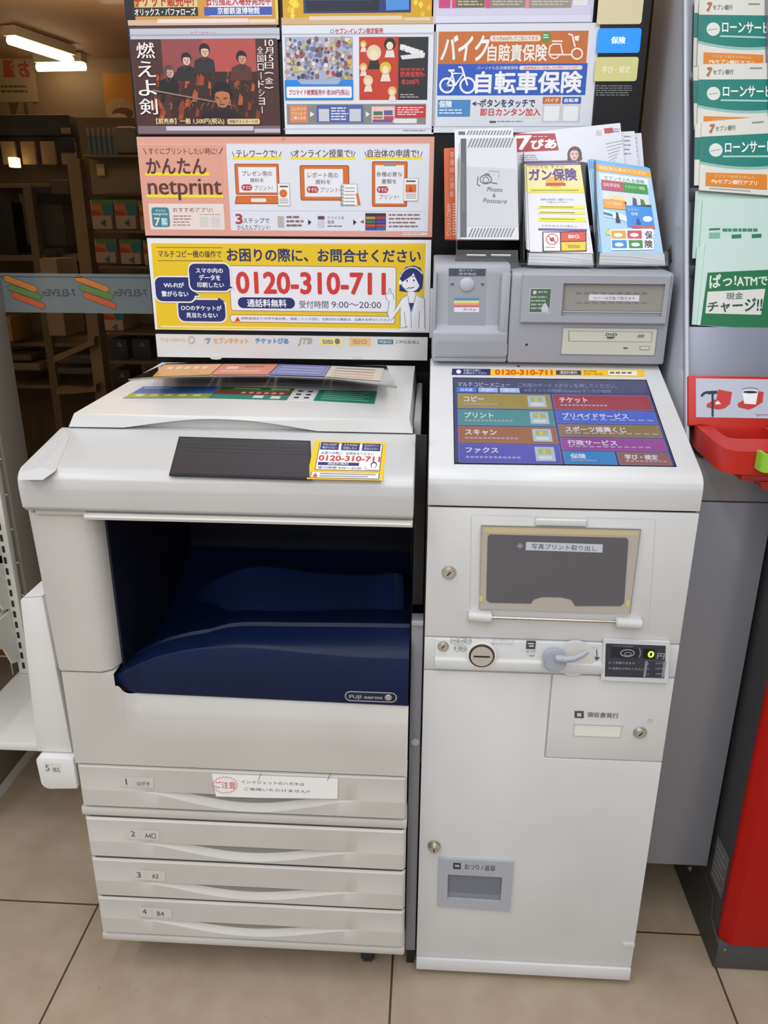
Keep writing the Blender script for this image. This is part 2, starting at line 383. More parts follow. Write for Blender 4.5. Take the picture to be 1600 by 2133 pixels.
bbox('price_card', 126, 266, 147, 279, 2.885, .01, '#8d8678', 'small grey card on the dark header mirrored behind the glass', 'card')
items = [
 ('black_bag', -10, 420, 38, 528, 2.6, .25, '#0d0c10', 'black bag on the shelf at the left frame edge mirrored behind the glass', 'bag'),
 ('storage_bin', 70, 425, 140, 512, 2.66, .2, '#3a2f26', 'dark brown bin on the upper shelf mirrored behind the glass', 'bin'),
 ('storage_box', 46, 402, 66, 510, 2.7, .15, '#6d5d48', 'narrow beige box left of the dark bin mirrored behind the glass', 'box'),
 ('black_box', 72, 388, 105, 403, 2.5, .1, '#1a1718', 'small black box just below the hanging packs mirrored behind the glass', 'box'),
 ('wire_rack', 104, 374, 144, 404, 2.5, .1, '#57493a', 'brown rack beside the small black box mirrored behind the glass', 'rack'),
 ('paper_tray', 92, 538, 138, 700, 2.3, .2, '#9b8a6a', 'tall cream tray mirrored behind the printed glass band', 'tray'),
 ('dark_bottle', 92, 518, 118, 536, 2.5, .08, '#20282c', 'dark bottle top standing above the cream tray mirrored behind the glass', 'bottle'),
 ('cream_carton', -10, 660, 28, 712, 2.5, .2, '#a08455', 'mirrored cream carton at the left frame edge under the printed band', 'carton'),
 ('magazine_pile', 0, 738, 66, 752, 2.55, .2, '#5c5145', 'upper dark pile of magazines on the lower left shelf mirrored behind the glass', 'magazines'),
 ('magazine_pile', 6, 756, 84, 772, 2.55, .2, '#7d705e', 'lower paler pile of magazines on the lower left shelf mirrored behind the glass', 'magazines'),
 ('file_stack', 120, 745, 190, 758, 2.5, .2, '#4a4a44', 'grey green stack of files beside the second upright mirrored behind the glass', 'files'),
 ('file_stack', 118, 766, 192, 780, 2.5, .2, '#57584d', 'lower grey stack of files beside the second upright mirrored behind the glass', 'files'),
]
for it in items: bbox(*it)
GB = thing('shelving_unit', (-1.5, 2.3, 0), 'pale shelving unit with colourful cartons mirrored behind the glass, beside the sign board', 'shelving unit')
p, q = Y(166, 245, 2.5), Y(330, 860, 2.5)
MB().box((Y(190, 500, 2.5)[0], 2.5, .02), (-.2, 2.53, p[2]), mat('#7d6a4c', .7)).build('back_panel', GB)
for ya in (479.5, 554, 692, 752):
    z = Y(230, ya, 2.15)[2]
    MB().box((Y(205, 560, 2.15)[0], 2.15, z-.012), (-.2, 2.5, z), mat('#6a5740', .6), .003).build('shelf_board', GB)
def carton(x0, y0, x1, y1, label, top='#5a8a3e'):
    o = bbox('nappy_carton', x0, y0, x1, y1, 2.19, .2, '#bba488', label, 'carton', 'orange and blue cartons on the pale shelves')
    ar = Art(YP(2.1895), .6); m = (y0+y1)/2+2; X = x1-x0
    ar.rect(x0, y0, x1, y0+10, top, 1); ar.rect(x0, y0+9, x0+X*.6, m, '#c97a30', 1); ar.poly([(x0, m-12), (x0+X*.5, m-6), (x0+X*.5, m), (x0, m)], '#b8452c', 2)
    ar.poly([(x0+X*.45, y0+9), (x1, y0+9), (x1, m), (x0+X*.6, m)], '#3a7a92', 2)
    ar.poly([(x0+X*.42, m+15), (x0+X*.68, m+7), (x0+X*.68, m+24)], '#3a6a7a', 2)
    ar.build('carton_print', o)
for c in ((190, 416, 235, 478, 'orange and blue carton, left one of the top row mirrored behind the glass'), (239, 416, 285, 478, 'orange and blue carton, second in the top row mirrored behind the glass'),
          (290, 418, 334, 480, 'orange and blue carton mirrored in the window, half hidden by the sign board, top row'), (198, 498, 243, 548, 'orange and blue carton, left one of the middle row mirrored behind the glass'),
          (250, 498, 294, 551, 'orange and blue carton, second in the middle row mirrored behind the glass'), (299, 500, 340, 553, 'orange and blue carton mirrored in the window, half hidden by the sign board, middle row'),
          (216, 640, 258, 689, 'single mirrored orange and blue carton below the printed glass band')): carton(*c)
def pack(x0, y0, x1, y1, label):
    o = bbox('navy_pack', x0, y0, x1, y1, 2.19, .15, '#1b1a2c', label, 'pack', 'navy packs on the lowest shelf'); cx = (x0+x1)/2
    Art(YP(2.1895), .6).poly([(cx-6, y0+16), (cx, y0+6), (cx+7, y0+16)], '#6d6a70', 1).rect(cx-12, y0+22, cx+12, y0+25, '#3d3b4a', 1).build('pack_print', o)
pack(229, 706, 268, 749, 'navy pack on the lower shelf, left of two mirrored behind the glass'); pack(275, 706, 316, 749, 'navy pack on the lower shelf, right of two mirrored behind the glass')
pack(234, 770, 274, 812, 'mirrored navy pack on the bottom shelf just above the copier lid')
bbox('notice_board', 188, 330, 300, 405, 2.4, .02, '#8f7d58', 'beige notice board above the top row of cartons mirrored behind the glass', 'board')
bbox('yellow_note', 201, 341, 219, 366, 2.37, .004, '#e0cf90', 'small yellow note on the beige board mirrored behind the glass', 'note')
bbox('shelf_strip', 224, 402, 300, 409, 2.3, .05, '#5d4c34', 'brown strip under the beige board mirrored behind the glass', 'strip')
for i in range(6):
    x = 178+i*11
    h = MB(); P = Y(x, 264, 2.3); Q = Y(x, 322, 2.3); w = .013
    h.cyl((P[0], 2.32, Q[2]), (P[0], 2.32, P[2]-.03), w, mat('#5c6f74', .4), 10, r1=w*.9).cyl((P[0], 2.32, P[2]-.03), (P[0], 2.32, P[2]), w*.5, mat('#9a8f80', .4), 8)
    tag(h.build('spray_bottle'), 'slim grey blue bottle in the row above the beige board mirrored behind the glass', 'bottle', 'slim bottles in a row mirrored behind the glass')
bbox('bottle_shelf', 172, 322, 300, 328, 2.28, .12, '#84714f', 'narrow shelf under the row of slim bottles mirrored behind the glass', 'shelf')
bbox('plastic_bag', 236, 262, 288, 321, 2.3, .1, '#7d735f', 'crumpled pale plastic bag beside the slim bottles mirrored behind the glass', 'bag', bev=.02)
# signs on the far wall of the mirrored room
a = Art(YP(5.98), .6); a.slabr(-60, 118, 80, 212, .01, '#b3a07a')
a.text('お', 36, 128, 62, 160, '#b04434', 2, .04, flip=True); a.text('温', 4, 126, 32, 160, '#b04434', 2, .04, flip=True); a.greek(2, 178, 60, 198, 2, '#5b4a34')
tag(a.build('hanging_poster'), 'cream poster with red lettering at the left frame edge mirrored behind the glass', 'poster')
a = Art(YP(5.985), .6); a.slabr(-40, 212, 74, 246, .01, '#8d7a58'); a.poly([(18, 214), (40, 214), (30, 244), (24, 244)], '#6a4326').poly([(48, 214), (56, 214), (60, 242), (52, 242)], '#6a4326')
tag(a.build('hanging_poster'), 'beige poster with brown strokes under the cream one mirrored behind the glass', 'poster')
a = Art(YP(5.98), .6); a.slabr(212, 152, 330, 252, .01, '#c48224'); a.oval(250, 232, 30, 28, '#b39a70', 1); a.oval(256, 236, 22, 12, '#6b4526', 2); a.oval(248, 246, 18, 10, '#c2ab84', 3)
tag(a.build('hanging_poster'), 'orange poster with a round food picture mirrored behind the glass, beside the sign board', 'poster')
a = Art(YP(5.98), .6); a.slabr(-20, 80, 18, 110, .01, '#9a5a30'); tag(a.build('hanging_poster'), 'small orange sign under the slanting ceiling lamp mirrored behind the glass', 'sign')

# ================================================================== LEFT SHELF IN FRONT OF THE WINDOW
GW = mat('#dcdcd4', .45)
gs = thing('gondola_shelf', (-1.2, .55, 0), 'white metal gondola shelf with perforated post at the left edge, in front of the window', 'shelf')
m = MB(); px = -.963
m.box((px-.028, .555, .255), (px, .575, 1.9), GW, .001)
DK = mat('#2a2622', .7)
for i in range(60):
    z = .27+i*.028
    m.box((px-.017, .5535, z), (px-.011, .556, z+.016), DK)
m.build('perforated_post', gs)
def gshelf(x1, y1):
    e = Y(x1, y1, .55); z = e[2]; X = px-.03
    MB().box((-1.9, .25, z-.018), (X, .552, z), GW, .002).build('shelf_board', gs)
    br = [(X+.003, .554, z-.002), (X+.003, .25, z-.002), (X+.003, .25, z-.032), (X+.003, .42, z-.04), (X+.003, .50, z-.075), (X+.003, .525, z-.13), (X+.003, .554, z-.14)]
    MB().prism(br, (.006, 0, 0), GW).build('shelf_bracket', gs)
    return z
zs = [gshelf(17, 1057), gshelf(34, 1157), gshelf(52, 1272)]
m = MB()
for i in range(9): m.cyl((-1.9+i*.11-.006, .585, .17), (-1.9+i*.11-.006, .585, 1.9), .0018, GW, 6)
for i in range(20): m.cyl((-1.9, .583, .2+i*.085), (px, .583, .2+i*.085), .0018, GW, 6)
m.build('mesh_back', gs)
MB().box((-1.9, .30, .03), (-1.003, .66, .232), mat('#77736a', .6), .003).build('base_deck', gs)
b = MB(); b.cyl((-1.035, .42, zs[1]+.004), (-1.035, .42, zs[1]+.055), .05, mat('#8a5a20', .5), 20, bev=.01)
b.cyl((-1.035, .42, zs[1]+.020), (-1.035, .42, zs[1]+.040), .0515, mat('#4b4a90', .5), 20)
tag(b.build('snack_tub'), 'round orange and purple tub on the middle gondola shelf', 'tub')
sb = thing('side_board', (-.8, .45, 0), 'white board bridging the gondola base and the copier side', 'board')
MB().box((-1.0, .285, .234), (-.60, .66, .254), mat('#dededa', .4), .004).build('board_top', sb)
MB().box((-.64, .60, 0), (-.61, .65, .234), GW, .002).build('leg', sb)
MB().box((-1.9, .31, 0), (-1.003, .64, .029), GW).build('foot_rail', gs)
# ================================================================== SIGN BOARD
BP = YP(.4985)                                   # front plane of every poster on the board
sbd = thing('sign_board', (-.1, .52, 0), 'black sign board standing behind the copier and kiosk', 'sign board')
MB().box((-.556, .505, 1.02), (.362, .522, 1.95), mat('#101014', .35, spec=.3), .002).build('backing_panel', sbd)
m = MB(); m.box((-.045, .505, .02), (.0, .522, 1.02), mat('#101014', .35, spec=.3)); m.build('support_post', sbd)
MB().box((.30, .505, .02), (.345, .522, 1.02), mat('#101014', .35, spec=.3)).build('support_post', sbd)
MB().box((-.1, .50, 0), (.36, .58, .02), mat('#101014', .35, spec=.3)).build('foot_plate', sbd)
def poster(x0, y0, x1, y1, h): a = Art(BP, .38, .00015); a.slabr(x0, y0, x1, y1, .0055, h); return a
# ---- top row (lower halves only are in the photo)
a = poster(262, -190, 580, 51.5, '#cf9648')
a.rect(276, -150, 413, 33, '#d9c98a', 1).rect(275, 16, 413, 33, '#2c2a2e', 2).text('チケット販売中!', 279, -10, 404, 13, '#c03038', 3, .03).text('オリックス・バファローズ', 280, 18, 408, 32, '#f4f0ea', 4, .02)
a.rect(425, -150, 567, 33, '#e8e4e8', 1).rect(425, 15, 567, 31, '#3c5cae', 2).text('日付指定入場券発売中', 430, -8, 564, 10, '#c23848', 3, .02).text('京都鉄道博物館', 453, 16, 541, 29, '#f2f2f8', 4, .02)
a.rect(568, -150, 580, 40, '#e6d060', 1).rect(266, 42, 580, 51, '#d8b49a', 1).rect(328, 40, 518, 47, '#e8dcdc', 2).rect(519, 40, 574, 47, '#e6d8c4', 2)
tag(a.build('ticket_poster'), 'orange ticket poster at the top left of the sign board, cut by the frame', 'poster')
a = poster(582, -190, 902, 50, '#d7a21e')
a.rect(628, -150, 856, 26, '#26386e', 1).rect(634, -150, 790, 22, '#1a1d33', 2).poly([(795, -150), (852, -150), (852, 20), (805, 22)], '#4a8fdc', 3)
a.greek(640, -4, 785, 6, 1, '#5a8ad0', 3)
for i in range(26):
    x = random.choice([random.uniform(590, 620), random.uniform(862, 896)]); y = random.uniform(-40, 34)
    a.poly([(x-5, y), (x, y-9), (x+6, y-1), (x+1, y+8)], random.choice(['#ecd640', '#f0dc50', '#e3c22c']), 2)
a.rect(586, 37, 902, 49, '#d3b184', 1).rect(644, 34, 838, 41, '#e2d3bc', 2).rect(842, 37, 896, 43, '#e0d2b0', 3)
tag(a.build('event_poster'), 'golden poster with a dark blue picture at the top centre of the sign board', 'poster')
a = poster(904.5, -190, 1234, 46, '#c9c9e2')
a.rect(908, 14, 1230, 30, '#d3d0ea', 1).rect(908, 33, 1230, 45, '#dcdcf2', 1)
for x0, x1, h in ((915, 938, '#c8447c'), (942, 952, '#d8467e'), (1012, 1024, '#d8467e'), (1096, 1106, '#e08aa4')): a.rect(x0, -10, x1, 17, h, 2)
for x0, x1, h in ((952, 1010, '#6f6a4a'), (1024, 1094, '#8a8478'), (1106, 1190, '#9a938a')): a.rect(x0, -60, x1, 16, h, 2); a.greek(x0+2, -4, x1-2, 14, 3, '#c6c2b4', 3)
a.rect(1196, -20, 1224, 12, '#e4e4ea', 2)
tag(a.build('lilac_poster'), 'pale lilac poster with pink tabs at the top right of the sign board', 'poster')
# ---- second row: samurai film poster (generic figures)
a = poster(267, 55, 585, 280, '#4d3536')
a.rect(270, 60, 583, 82, '#c2c6d4', 1).text('セブンチケット', 396, 65, 450, 73, '#c87080', 2, .0).rect(270, 72, 583, 73, '#a3a6b2', 2)
a.rect(272, 82, 583, 262, '#4a2a2a', 1); a.rect(335, 82, 535, 180, '#93494a', 2); a.rect(420, 82, 535, 150, '#b5504c', 3); a.rect(350, 150, 540, 245, '#3a2020', 3)
for i in range(60):
    x = random.uniform(320, 540); y = random.uniform(160, 240); r = random.uniform(4, 13)
    a.poly([(x-r*.5, y+r), (x-r*.2, y-r), (x+r*.4, y-r*.3), (x+r*.3, y+r)], random.choice(['#8a3a1e', '#b5562a', '#5e2418', '#2a1616', '#a0482a']), 4)
def bust(cx, cy, r, skin, hair, coat, L=5, tilt=0):
    b_ = min(cy+r*4.5, 244)
    a.poly([(cx-r*2.2, b_), (cx-r*1.9, cy+r*1.9), (cx-r*.5, cy+r*1.2), (cx+r*.5, cy+r*1.2), (cx+r*1.9, cy+r*1.9), (cx+r*2.2, b_)], coat, L)
    a.oval(cx, cy-r*.25, r*1.05, r*1.25, hair, L+1); a.oval(cx+tilt, cy+r*.2, r*.78, r*1.05, skin, L+2); a.poly([(cx-r*.9, cy-r*.3), (cx, cy-r*1.3), (cx+r*.9, cy-r*.3), (cx, cy-r*.5)], hair, L+3)
bust(388, 124, 10, '#dcb8a8', '#2a2022', '#2a2226', 5, 1); bust(426, 106, 10.5, '#deb8a6', '#1f191b', '#302a2e', 5, 1); bust(503, 121, 10.5, '#c8957c', '#1c1618', '#5a3028', 5, 2)
bust(352, 150, 10, '#c8a08c', '#5a4440', '#1c1618', 7, 3); bust(462, 200, 20, '#b9744c', '#171214', '#241a22', 9, 2)
for (cx, cy, r) in ((388, 124, 10), (426, 106, 10.5), (503, 121, 10.5), (352, 150, 10)):
    a.line([(cx-4, cy+1), (cx-1, cy+1.5)], 1, '#4a3430', 12).line([(cx+3, cy+1.5), (cx+6, cy+1)], 1, '#4a3430', 12).line([(cx, cy+7), (cx+4, cy+7)], .9, '#8a5450', 12).poly([(cx+1, cy+2), (cx+3, cy+5), (cx, cy+5)], '#b98a78', 12)
    a.poly([(cx-7, cy+14), (cx+1, cy+24), (cx-2, cy+13)], '#4a4448', 12).poly([(cx+9, cy+14), (cx+1, cy+24), (cx+4, cy+13)], '#453f44', 12)
a.poly([(447, 190), (452, 178), (464, 174), (476, 179), (480, 192), (472, 186), (466, 188), (458, 184), (452, 190)], '#171214', 13).poly([(460, 206), (463, 214), (457, 214)], '#9a5a38', 13).poly([(448, 196), (452, 216), (447, 210)], '#8f5434', 12)
for k in range(22):
    x = random.uniform(340, 540); y = random.uniform(150, 235); a.line([(x, y), (x+random.uniform(-6, 6), y-random.uniform(5, 12)), (x+random.uniform(-8, 8), y-random.uniform(12, 20))], .8, random.choice(['#d8763a', '#b0502a', '#e09a5a']), 4)
a.line([(450, 203), (457, 205)], 2, '#3a2018', 13).line([(466, 206), (473, 204)], 2, '#3a2018', 13).line([(458, 218), (468, 218)], 1.5, '#6a3628', 13)
a.poly([(320, 187), (480, 217), (488, 221), (318, 190)], '#8f7f78', 14)
a.vtext('燃えよ剣', 284, 86, 324, 242, '#f0ece8', 15, .012, 2)
a.vtext(['10', '月', '15', '日', '(', '金', ')'], 552, 82, 570, 192, '#ece4e0', 15, .012, 0).vtext('全国ロードショー', 536, 96, 549, 238, '#ece4e0', 15, .012, .6)
a.text('【前売券】一般 1,500円(税込)', 326, 247, 468, 260, '#ead9a0', 15, .02).rect(474, 248, 542, 259, '#dccb92', 15, 3).text('特製ポストカード付', 478, 250, 538, 257, '#5a4630', 16, .01)
a.rect(287, 262, 584, 278, '#7c6a72', 1).rect(346, 263, 528, 272, '#d2c8d6', 2).rect(530, 268, 584, 276, '#c2bac6', 2)
tag(a.build('film_poster'), 'dark red film poster with sword fighters on the left of the sign board', 'poster')
# ---- second row: bromide print poster (plain patterns in place of known drawings)
a = poster(586.5, 52, 903, 279, '#dfe4ee')
a.rect(588, 70, 902, 71, '#b8bcc6', 1).ring(692, 65, 3.4, 3.4, 1.2, '#7a9a8a', 2).text('セブン-イレブン限定販売', 698, 59, 798, 70, '#c84450', 2, .02)
a.rect(593, 77, 736, 208, '#a9b2cc', 1)
for i in range(230):
    x = random.uniform(596, 732); y = random.uniform(80, 163); r = random.uniform(2, 5)
    a.oval(x, y, r, r*1.2, random.choice(['#d9c6bc', '#8f86a0', '#4a4458', '#6f6a80', '#c8b4ac', '#e4dadb', '#7a6a70', '#b59a80', '#c9b64a', '#a04a50', '#5a78a8']), 2+i*.025, 8)
a.rect(593, 167, 736, 208, '#1f86e0', 8).poly([(618, 166), (712, 166), (704, 176), (628, 176)], '#9fb2d2', 9).rect(597, 181, 733, 204, '#eef0f8', 9, 3).text('ブロマイド絶賛販売中 各200円(税込)', 602, 187, 728, 200, '#b04a68', 10, .02)
a.rect(748, 77, 829, 208, '#c43c28', 1).rect(829, 77, 890, 208, '#26262b', 1)
for (cx, cy, r, h) in ((779, 110, 15, '#e2d2aa'), (812, 92, 12, '#26201e'), (803, 142, 12, '#d8c030'), (767, 168, 10, '#e0cfa4'), (817, 190, 9, '#dfb878'), (757, 140, 8, '#dcb070'), (757, 92, 7, '#d8a85a')):
    a.poly([(cx-r*.9, cy+r*2.3), (cx-r*.4, cy+r*.6), (cx+r*.5, cy+r*.6), (cx+r*.9, cy+r*2.3)], '#e8dfd0' if r < 13 else '#2a2422', 2); a.oval(cx, cy, r, r*1.1, h, 3); a.oval(cx, cy+r*.3, r*.6, r*.7, '#f0dcc0', 4)
for i in range(5): a.poly([(834+i*10, 92+i*3), (846+i*9, 94+i*3), (840+i*10, 106+i*4), (833+i*9, 103+i*3)], '#e6e6ea', 2)
a.poly([(834, 116), (886, 110), (884, 120), (838, 124)], '#dedee4', 2)
a.greek(834, 142, 884, 156, 2, '#b8343a', 2, .7).text('好評発売中', 834, 152, 884, 161, '#c84040', 2, .03).text('各200円', 836, 165, 872, 176, '#c84a46', 2, .02).greek(834, 196, 872, 206, 2, '#a8a8ae', 2)
a.rect(597, 217, 887, 259, '#84868a', 1).rect(603, 219, 641, 255, '#dd8a56', 2, 2); a.text('コンテンツ', 607, 224, 637, 231, '#fff4ea', 3, .01).text('プリントで', 607, 233, 637, 240, '#fff4ea', 3, .01).text('ご購入方法', 607, 242, 637, 249, '#fff4ea', 3, .01)
for x in (646, 762): a.poly([(x, 232), (x+9, 238), (x, 244)], '#e8e8ea', 3)
a.rect(659, 219, 757, 255, '#4f62a8', 2, 2).rect(664, 227, 686, 253, '#c9ced8', 3).rect(728, 227, 752, 253, '#c9ced8', 3); a.greek(690, 224, 726, 253, 5, '#e6eaf6', 3)
a.rect(774, 222, 822, 256, '#e8c8c4', 2).rect(778, 232, 797, 240, '#4a7a5a', 3).rect(800, 230, 818, 240, '#6a5a9a', 3).rect(778, 243, 797, 247, '#c86a3a', 3).rect(800, 242, 820, 250, '#c04850', 3).rect(776, 249, 818, 255, '#6f5aa0', 3)
a.rect(824, 219, 886, 245, '#c8303a', 3, 2).greek(828, 223, 882, 242, 4, '#f4d8d8', 4).rect(822, 247, 868, 257, '#e4e4ea', 3)
a.rect(590, 268, 902, 269, '#b8bcc6', 1).greek(840, 271, 888, 275, 1, '#8a8c96', 2)
tag(a.build('print_service_poster'), 'white poster with a crowded picture, in the middle of the second row', 'poster')
# ---- second row: insurance poster
a = poster(904.5, 50, 1231, 276, '#dde2ec')
a.rect(914, 66, 1221, 132, '#c87038', 1); a.text('バイク', 919, 75, 1013, 126, '#f4f2f0', 3, .03, shear=.12).text('自賠責保険', 1017, 93, 1138, 127, '#f4ede6', 3, .02)
a.rect(1021, 74, 1126, 86, '#f2e2d6', 2, 5).text('月々約600円~でご加入できる', 1026, 76, 1120, 84, '#b8602c', 3, .0).oval(1138, 77, 9, 11, '#4a9a48', 3).greek(1132, 72, 1144, 82, 2, '#e8f4e4', 4)
W2 = '#f6ece2'
a.ring(1155, 112, 10, 10, 2.4, W2, 3, a0=180, a1=360).line([(1143, 114), (1190, 114)], 3, W2, 3).ring(1202, 112, 11, 11, 3.2, W2, 3).line([(1143, 112), (1146, 97), (1152, 92), (1168, 92), (1172, 112)], 3, W2, 3).line([(1150, 86), (1172, 86)], 3, W2, 3).line([(1184, 71), (1192, 73), (1198, 98)], 3.4, W2, 3).poly([(1196, 76), (1207, 74), (1205, 86), (1198, 84)], W2, 3)
a.rect(912, 133, 1219, 198, '#2b5ac2', 1); a.text('自転車保険', 992, 150, 1210, 193, '#f2f4fa', 3, .03)
a.text('パーソナル生活補償保険', 994, 138, 1079, 145, '#e8ecf8', 3, .0).rect(1082, 137, 1213, 145, '#f0dede', 2, 4).text('医療相談など充実した付帯サービス付', 1092, 138.5, 1202, 143.5, '#c45a60', 3, .0)
W3 = '#f2f6fc'
a.ring(931, 178, 14, 14.5, 4, W3, 3).ring(974, 178, 15, 15.5, 4, W3, 3).line([(931, 178), (944, 153), (966, 153), (948, 178), (931, 178)], 3.6, W3, 4).line([(974, 178), (962, 140), (955, 140)], 3.6, W3, 4).line([(948, 178), (940, 148)], 3.6, W3, 4).line([(934, 147), (947, 147)], 4, W3, 4)
a.rect(912, 208, 979, 243, '#4a8ac8', 1).text('保険', 915, 210, 941, 224, '#f0f6fc', 2, .03).greek(915, 228, 973, 240, 2, '#dcebf8', 2)
a.text('←', 984, 212, 1000, 220, '#2e3058', 2, .02).text('ボタンをタッチで', 1000, 207, 1114, 223, '#2e3058', 2, .02).text('即日カンタン加入', 1001, 226, 1125, 241, '#d0404a', 2, .02).rect(1090, 243, 1124, 246, '#f0e6b0', 1)
a.rect(1131, 202, 1168, 216, '#c8703a', 1).text('バイク', 1136, 205, 1163, 213, '#ffffff', 2, .02)
a.rect(1172, 202, 1210, 216, '#2c5ac0', 1).text('自転車', 1176, 205, 1205, 213, '#ffffff', 2, .02).rect(1130, 218, 1167, 255, '#c9cdd4', 1).rect(1134, 221, 1164, 252, '#eceff4', 2).rect(1171, 218, 1207, 255, '#c9cdd4', 1).rect(1174, 221, 1203, 252, '#eceff4', 2)
a.rect(1020, 252, 1033, 256, '#3a5a50', 1).greek(1036, 252, 1094, 256, 1, '#8a8c96', 2).rect(905, 66, 906, 263, '#aeb2bc', 1).rect(905, 263, 1230, 264, '#aeb2bc', 1)
tag(a.build('insurance_poster'), 'orange and blue motorbike and bicycle insurance poster at the right of the second row', 'poster')
# ---- print service poster
BR = '#5e3638'; YL = '#f2e02c'; OR = '#d8702c'
a = poster(284, 285, 900, 494, '#e0a394')
a.rect(289, 301, 471, 477, '#dea28e', 1).rect(471, 299, 891, 482, '#dfe4ef', 1).rect(289, 300, 891, 301, '#f2c4b8', 1)
a.text('すぐにプリントしたい時に!', 309, 308, 453, 322, BR, 3, .0).line([(299, 309), (305, 321)], 1.6, BR, 3).line([(464, 308), (457, 321)], 1.6, BR, 3)
a.rect(303, 359, 436, 366, YL, 2).text('かんたん', 304, 330, 430, 362, BR, 3, .02).rect(305, 405, 466, 412, YL, 2).text('netprint', 307, 372, 463, 417, BR, 4, .016)
a.rect(309, 424, 469, 479, '#e8dad6', 2, 2).rect(315, 432, 355, 473, '#3f8390', 3, 6).text('かんたん', 324, 436, 346, 441, '#ffffff', 4, 0)
a.text('netprint', 319, 443, 350, 450, '#ffffff', 4, .0).text('7', 322, 454, 334, 470, '#e8d8d4', 5, .03).rect(336, 454, 350, 470, '#8fc0c8', 4).greek(337, 456, 349, 469, 3, '#f0f6f6', 5)
a.text('おすすめアプリ!', 360, 432, 443, 442, BR, 3, 0).greek(361, 449, 400, 474, 4, '#9a7a78', 3, .35).rect(416, 452, 435, 473, '#d3d2d4', 3).rect(440, 452, 459, 473, '#d3d2d4', 3).greek(416, 446, 459, 449, 1, '#a08c8c', 3)
a.text('テレワークで!', 492, 312, 577, 328, BR, 3, .01).rect(484, 326, 586, 332, YL, 2).text('オンライン授業で!', 611, 311, 734, 328, BR, 3, .01).rect(605, 327, 740, 332, YL, 2).text('自治体の申請で!', 766, 311, 872, 328, BR, 3, .01).rect(760, 327, 880, 332, YL, 2)
for x0, x1 in ((484, 586), (606, 740), (760, 880)): a.line([(x0, 316), (x0+4, 326)], 1.4, BR, 3).line([(x1, 316), (x1-4, 326)], 1.4, BR, 3)
# laptop
a.rect(488, 341, 583, 406, '#a4532a', 2, 3).rect(490, 343, 581, 404, OR, 3, 2).rect(496, 348, 577, 401, '#e9ecf4', 4).poly([(492, 408), (583, 408), (588, 425), (489, 425)], '#a4532a', 2).poly([(494, 409), (581, 409), (585, 423), (491, 423)], OR, 3).rect(523, 413, 555, 421, '#e9e4e4', 4, 2)
def badge(x0, y0, x1, y1): a.rect(x0, y0, x1, y1, '#b83c3c', 5, 7).text('すぐに', x0+2, y0+3, x1-2, y1-3, '#fbeeee', 6, .02)
a.text('プレゼン用の', 504, 356, 567, 367, BR, 5, 0).text('資料を', 521, 371, 550, 380, BR, 5, 0); badge(503, 384, 526, 397); a.text('プリント!', 529, 386, 568, 397, '#8a4a46', 5, 0)
def page(x0, y0, x1, y1, kind):
    a.rect(x0-1, y0-1, x1+1, y1+1, '#a9a6ac', 6).rect(x0, y0, x1, y1, '#f2f2f4', 7)
    if kind == 'pad':
        for k in range(6): a.rect(x0+6, y0+7+k*7, x1-5, y0+8.6+k*7, '#8d8a90', 8); a.ring(x0+1, y0+5+k*7.4, 3, 2, 1, '#6a5a58', 9)
    else:
        a.rect(x0+4, y0+4, x1-4, y0+7, '#5a4040', 8); 
        if kind == 'pie': a.oval((x0+x1)/2-1, y0+20, 8, 8.5, OR, 8)
        else: a.rect(x0+3, y0+12, x1-3, y0+29, OR, 8).poly([(x0+10, y0+27), (x0+13, y0+15), (x0+17, y0+27)], '#b03c28', 9)
        for k in range(3): a.rect(x0+3, y1-14+k*4, x1-3, y1-12.6+k*4, '#8d8a90', 8)
page(579, 383, 604, 428, 'pie')
a.rect(624, 344, 728, 418, '#a4532a', 2, 4).rect(626, 346, 726, 416, OR, 3, 3).rect(634, 352, 715, 410, '#e9ecf4', 4)
a.text('レポート用の', 641, 359, 704, 371, BR, 5, 0).text('資料を', 657, 374, 689, 384, BR, 5, 0); badge(639, 388, 664, 402); a.text('プリント!', 667, 390, 709, 401, '#8a4a46', 5, 0); page(712, 384, 744, 428, 'pad'); a.poly([(741, 404), (746, 402), (751, 426), (747, 428)], OR, 8)
a.rect(775, 336, 848, 431, '#a4532a', 2, 3).rect(777, 338, 846, 429, OR, 3, 2).rect(782, 344, 841, 424, '#e9ecf4', 4).rect(799, 339, 826, 346, '#9a8a94', 5, 2)
a.text('各種必要な', 784, 358, 838, 368, BR, 5, 0).text('書類を', 795, 373, 826, 383, BR, 5, 0); badge(785, 388, 809, 402); a.text('プリント!', 790, 405, 831, 415, '#8a4a46', 5, 0); page(842, 372, 870, 418, 'doc')
a.rect(480, 439, 884, 440, '#b8bcc8', 2).text('3', 491, 446, 505, 466, '#b03c46', 3, .03).text('ステップで', 506, 454, 562, 465, BR, 3, 0).text('かんたんプリント!', 494, 468, 563, 479, BR, 3, 0)
a.rect(578, 450, 592, 474, '#b8b2ae', 3).greek(597, 450, 634, 476, 3, '#8a6a68', 3, .5).poly([(642, 457), (649, 463), (642, 469)], '#3c2c34', 3).rect(662, 450, 676, 474, '#cdcfd6', 3).rect(662, 450, 676, 457, '#6a4450', 4)
a.text('ファイルを', 682, 450, 717, 457, '#8a6a68', 3, 0).text('登録', 682, 459, 697, 466, '#8a6a68', 3, 0).greek(682, 470, 722, 475, 1, '#8a6a68', 3).poly([(736, 457), (743, 463), (736, 469)], '#3c2c34', 3).poly([(750, 462), (758, 458), (758, 466)], '#c04060', 3)
a.rect(761, 444, 804, 480, '#3a3048', 3)
